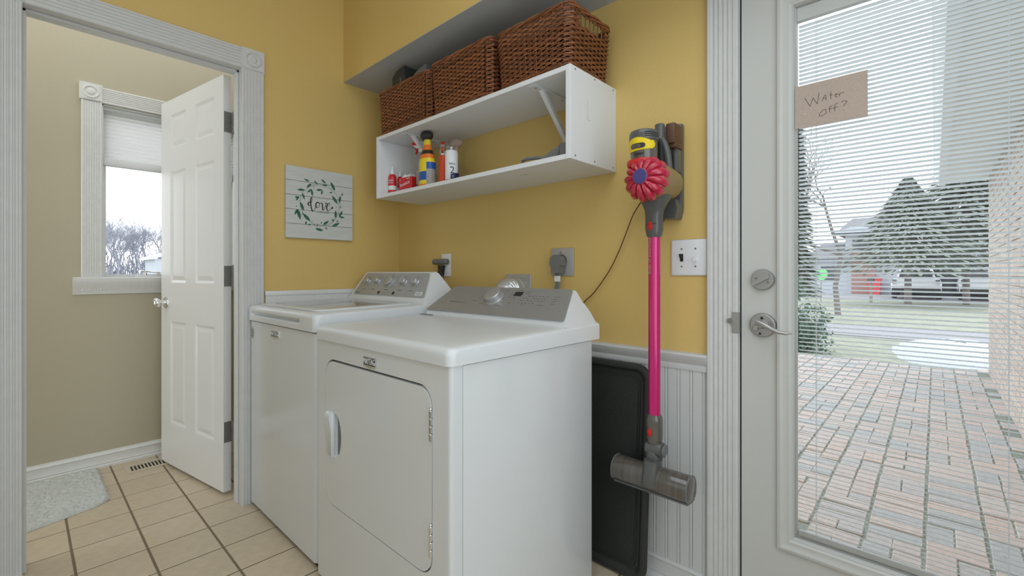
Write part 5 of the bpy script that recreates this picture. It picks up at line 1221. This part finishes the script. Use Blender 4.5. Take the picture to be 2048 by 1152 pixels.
# --- white house across the street
hs = thing('white_house', (1.5, 33, GZ), 'white two-storey house with grey roof across the street, double garage', 'house')
HY = 31.5
def hb(name, x0, x1, z0, z1, m, y0=HY, y1=HY + 6, label=None, par=None):
    q = MB(); q.box(x0, x1, y0, y1, z0, z1); return obj(name, q, M[m], par or hs, smooth=False, label=label)
hb('lower_wall', -3.2, 1.15, GZ, 1.95, 'siding'); hb('lower_wall', 5.4, 9.0, GZ, 2.2, 'siding'); hb('garage_header', 1.15, 5.4, 1.75, 2.35, 'siding')
hb('garage_interior', 1.15, 5.4, GZ, 1.75, 'carglass', HY + .9, HY + 5.9)
hb('brick_pier', -1.18, -.12, GZ, 2.4, 'brickred', HY - .25, HY)
uw = hb('upper_wall', -1.6, 1.5, 2.0, 3.5, 'siding', HY + .9)
hb('window', -1.25, -.6, 2.5, 3.2, 'carglass', HY + .86, HY + .9); hb('window', -2.7, -1.8, .7, 1.5, 'carglass', HY - .04, HY)
def roof(name, x0, x1, y0, y1, ze, zr, ridge='x', m='roofing'):
    q = MB(); xm, ym = (x0 + x1) / 2, (y0 + y1) / 2
    if ridge == 'x': vs = [(x0, y0, ze), (x1, y0, ze), (x1, y1, ze), (x0, y1, ze), (x0 + .6, ym, zr), (x1 - .6, ym, zr)]; fs = [(0, 1, 5, 4), (2, 3, 4, 5), (0, 4, 3), (1, 2, 5), (0, 3, 2, 1)]
    else: vs = [(x0, y0, ze), (x1, y0, ze), (x1, y1, ze), (x0, y1, ze), (xm, y0, zr), (xm, y1, zr)]; fs = [(0, 4, 5, 3), (1, 2, 5, 4), (0, 1, 4), (2, 3, 5), (0, 3, 2, 1)]
    q.add(vs, fs); return obj(name, q, M[m], hs, smooth=False)
roof('roof', -3.6, 9.4, HY - .5, HY + 6.5, 1.95, 3.1); roof('roof', -2.1, 5.2, HY + .4, HY + 6, 3.45, 4.6)
q = MB(); q.add([(-2.4, HY + .38, 3.5), (3.2, HY + .38, 3.5), (.4, HY + .38, 4.3), (-2.4, HY + .9, 3.5), (3.2, HY + .9, 3.5), (.4, HY + .9, 4.3)], [(0, 1, 2), (3, 5, 4), (0, 3, 4, 1), (1, 4, 5, 2), (2, 5, 3, 0)]); obj('gable', q, M['siding'], hs, smooth=False)
# --- car by the garage
def car(label, cx, cy, s=1.):
    t = thing('parked_car', (cx, cy, GZ), label, 'car')
    P = [(-.90, .35), (-.92, .75), (-.86, .95), (-.70, 1.02), (-.60, 1.42), (-.50, 1.52), (.50, 1.52), (.60, 1.42), (.70, 1.02), (.86, .95), (.92, .75), (.90, .35)]
    q = MB(); q.loft([[(cx + u * f, cy + dy, GZ + z * g) for u, z in P] for dy, f, g in ((-2.2, .93, .96), (-2.05, 1, 1), (1.0, 1, 1), (1.4, .95, .72), (2.2, .9, .66))]); obj('body', q, M['carpaint'], t)
    q = MB(); q.prism([(-.60, 1.04), (-.52, 1.40), (.52, 1.40), (.60, 1.04)], (cx, cy - 2.23, GZ), (1, 0, 0), (0, 0, 1), (0, .05, 0)); obj('rear_window', q, M['carglass'], t)
    for sx_ in (-1, 1):
        q = MB(); q.box(cx + sx_ * .78 - .08, cx + sx_ * .78 + .08, cy - 2.24, cy - 2.2, GZ + .75, GZ + .95); obj('tail_lamp', q, M['roofing'], t)
        for yy in (-1.3, 1.3):
            q = MB(); q.cyl((cx + sx_ * .92, cy + yy, GZ + .32), (-sx_, 0, 0), .32, .2, 16, .02); obj('wheel', q, M['black'], t)
    q = MB(); q.box(cx - .88, cx + .88, cy - 2.26, cy - 2.2, GZ + .30, GZ + .52, .02, 1); obj('bumper', q, M['black'], t)
    q = MB()
    q.box(cx - .62, cx - .56, cy - 1.9, cy + .4, GZ + 1.50, GZ + 1.58); q.box(cx + .56, cx + .62, cy - 1.9, cy + .4, GZ + 1.50, GZ + 1.58); obj('roof_rail', q, M['roofing'], t)
car('white parked car seen from behind before the dark garage', 1.7, 29.6)
car('second pale parked car, half hidden by the brick wing', 4.1, 29.9)
t = thing('recycling_bin', (-.1, 30.9, GZ), 'red recycling bin standing by the brick pier', 'bin')
q = MB(); q.loft([[(-.1 + sx_ * w_, 30.9 + sy_ * w_, z) for sx_, sy_ in ((-1, -1), (1, -1), (1, 1), (-1, 1))] for w_, z in ((.22, GZ), (.3, GZ + .9))]); obj('bin_body', q, M['binred'], t)
q = MB(); q.box(-.42, .22, 30.58, 31.22, GZ + .9, GZ + .98, .02, 1); obj('bin_lid', q, M['binred'], t)
t = thing('round_sign', (-1.25, 22, GZ), 'round lime green sign on a post by the street', 'sign')
q = MB(); q.cyl((-1.25, 22, 1.05), (0, -1, 0), .26, .03, 24); obj('disc', q, M['lime'], t)
q = MB(); q.tube([(-1.25, 22.02, GZ - .04), (-1.25, 22.02, 1.0)], .03, 8); obj('post', q, M['post'], t)
t = thing('mailbox', (.44, 22.3, GZ), 'grey mailbox on a wooden post beyond the lawn', 'mailbox')
q = MB(); q.box(.39, .49, 22.25, 22.35, GZ - .04, .75); obj('post', q, M['post'], t)
q = MB(); q.prism([(-.1, 0), (.1, 0), (.1, .12), (.06, .19), (-.06, .19), (-.1, .12)], (.44, 22.0, .75), (1, 0, 0), (0, 0, 1), (0, .5, 0)); obj('box_body', q, M['roofing'], t)

# --- wood beyond the hall window, and the shed in front of it
wr = random.Random(77)
protos = []
def copy_tree(o, loc, rz):
    r = o.copy(); C.objects.link(r); r.location = loc; r.rotation_euler = (0, 0, rz)
    for ch in list(o.children):
        c = ch.copy(); C.objects.link(c); c.parent = r
    return r
for k in range(5):
    protos.append(baretree('bare_tree', 'bare greyish winter tree in the wood beyond the hall window', -55 - k * .7, 1.6 + k * 1.7, 6.6 + .5 * (k % 3), 40 + k, 'fartree_haze', group='bare trees of the wood beyond the hall window', spread=.42, depth=6, lenf=.80))
for k in range(40):
    r_, c_ = divmod(k, 10)
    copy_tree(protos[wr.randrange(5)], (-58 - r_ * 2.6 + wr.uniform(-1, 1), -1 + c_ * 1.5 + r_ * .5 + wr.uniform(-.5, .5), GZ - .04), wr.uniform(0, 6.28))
t = thing('undergrowth', (-58, 5, GZ), 'grey thicket of brush at the foot of the wood', 'brush'); t['kind'] = 'stuff'
q = MB(); rnd = random.Random(8)
for k in range(900):
    x, y = -56.5 - rnd.uniform(0, 8), rnd.uniform(-6, 16); h = rnd.uniform(1.2, 3.4)
    q.tube([(x, y, GZ - .04), (x + rnd.uniform(-.3, .3), y + rnd.uniform(-.4, .4), GZ + h * .6), (x + rnd.uniform(-.5, .5), y + rnd.uniform(-.8, .8), GZ + h)], [.05, .04, .02], 3)
obj('brush_stems', q, M['fartree_haze'], t, smooth=False, stuff=True)
t = thing('white_shed', (-40, 7, GZ), 'small pale shed with white roof edge below the wood', 'shed')
q = MB(); q.box(-44, -40, 5.15, 10.5, GZ - .05, 2.15); obj('wall', q, M['siding'], t, smooth=False)
q = MB(); q.prism([(4.85, 2.12), (4.85, 2.28), (7.8, 3.3), (10.8, 2.28), (10.8, 2.12), (7.8, 3.1)], (-44.2, 0, 0), (0, 1, 0), (0, 0, 1), (4.4, 0, 0)); obj('roof', q, M['white'], t, smooth=False)
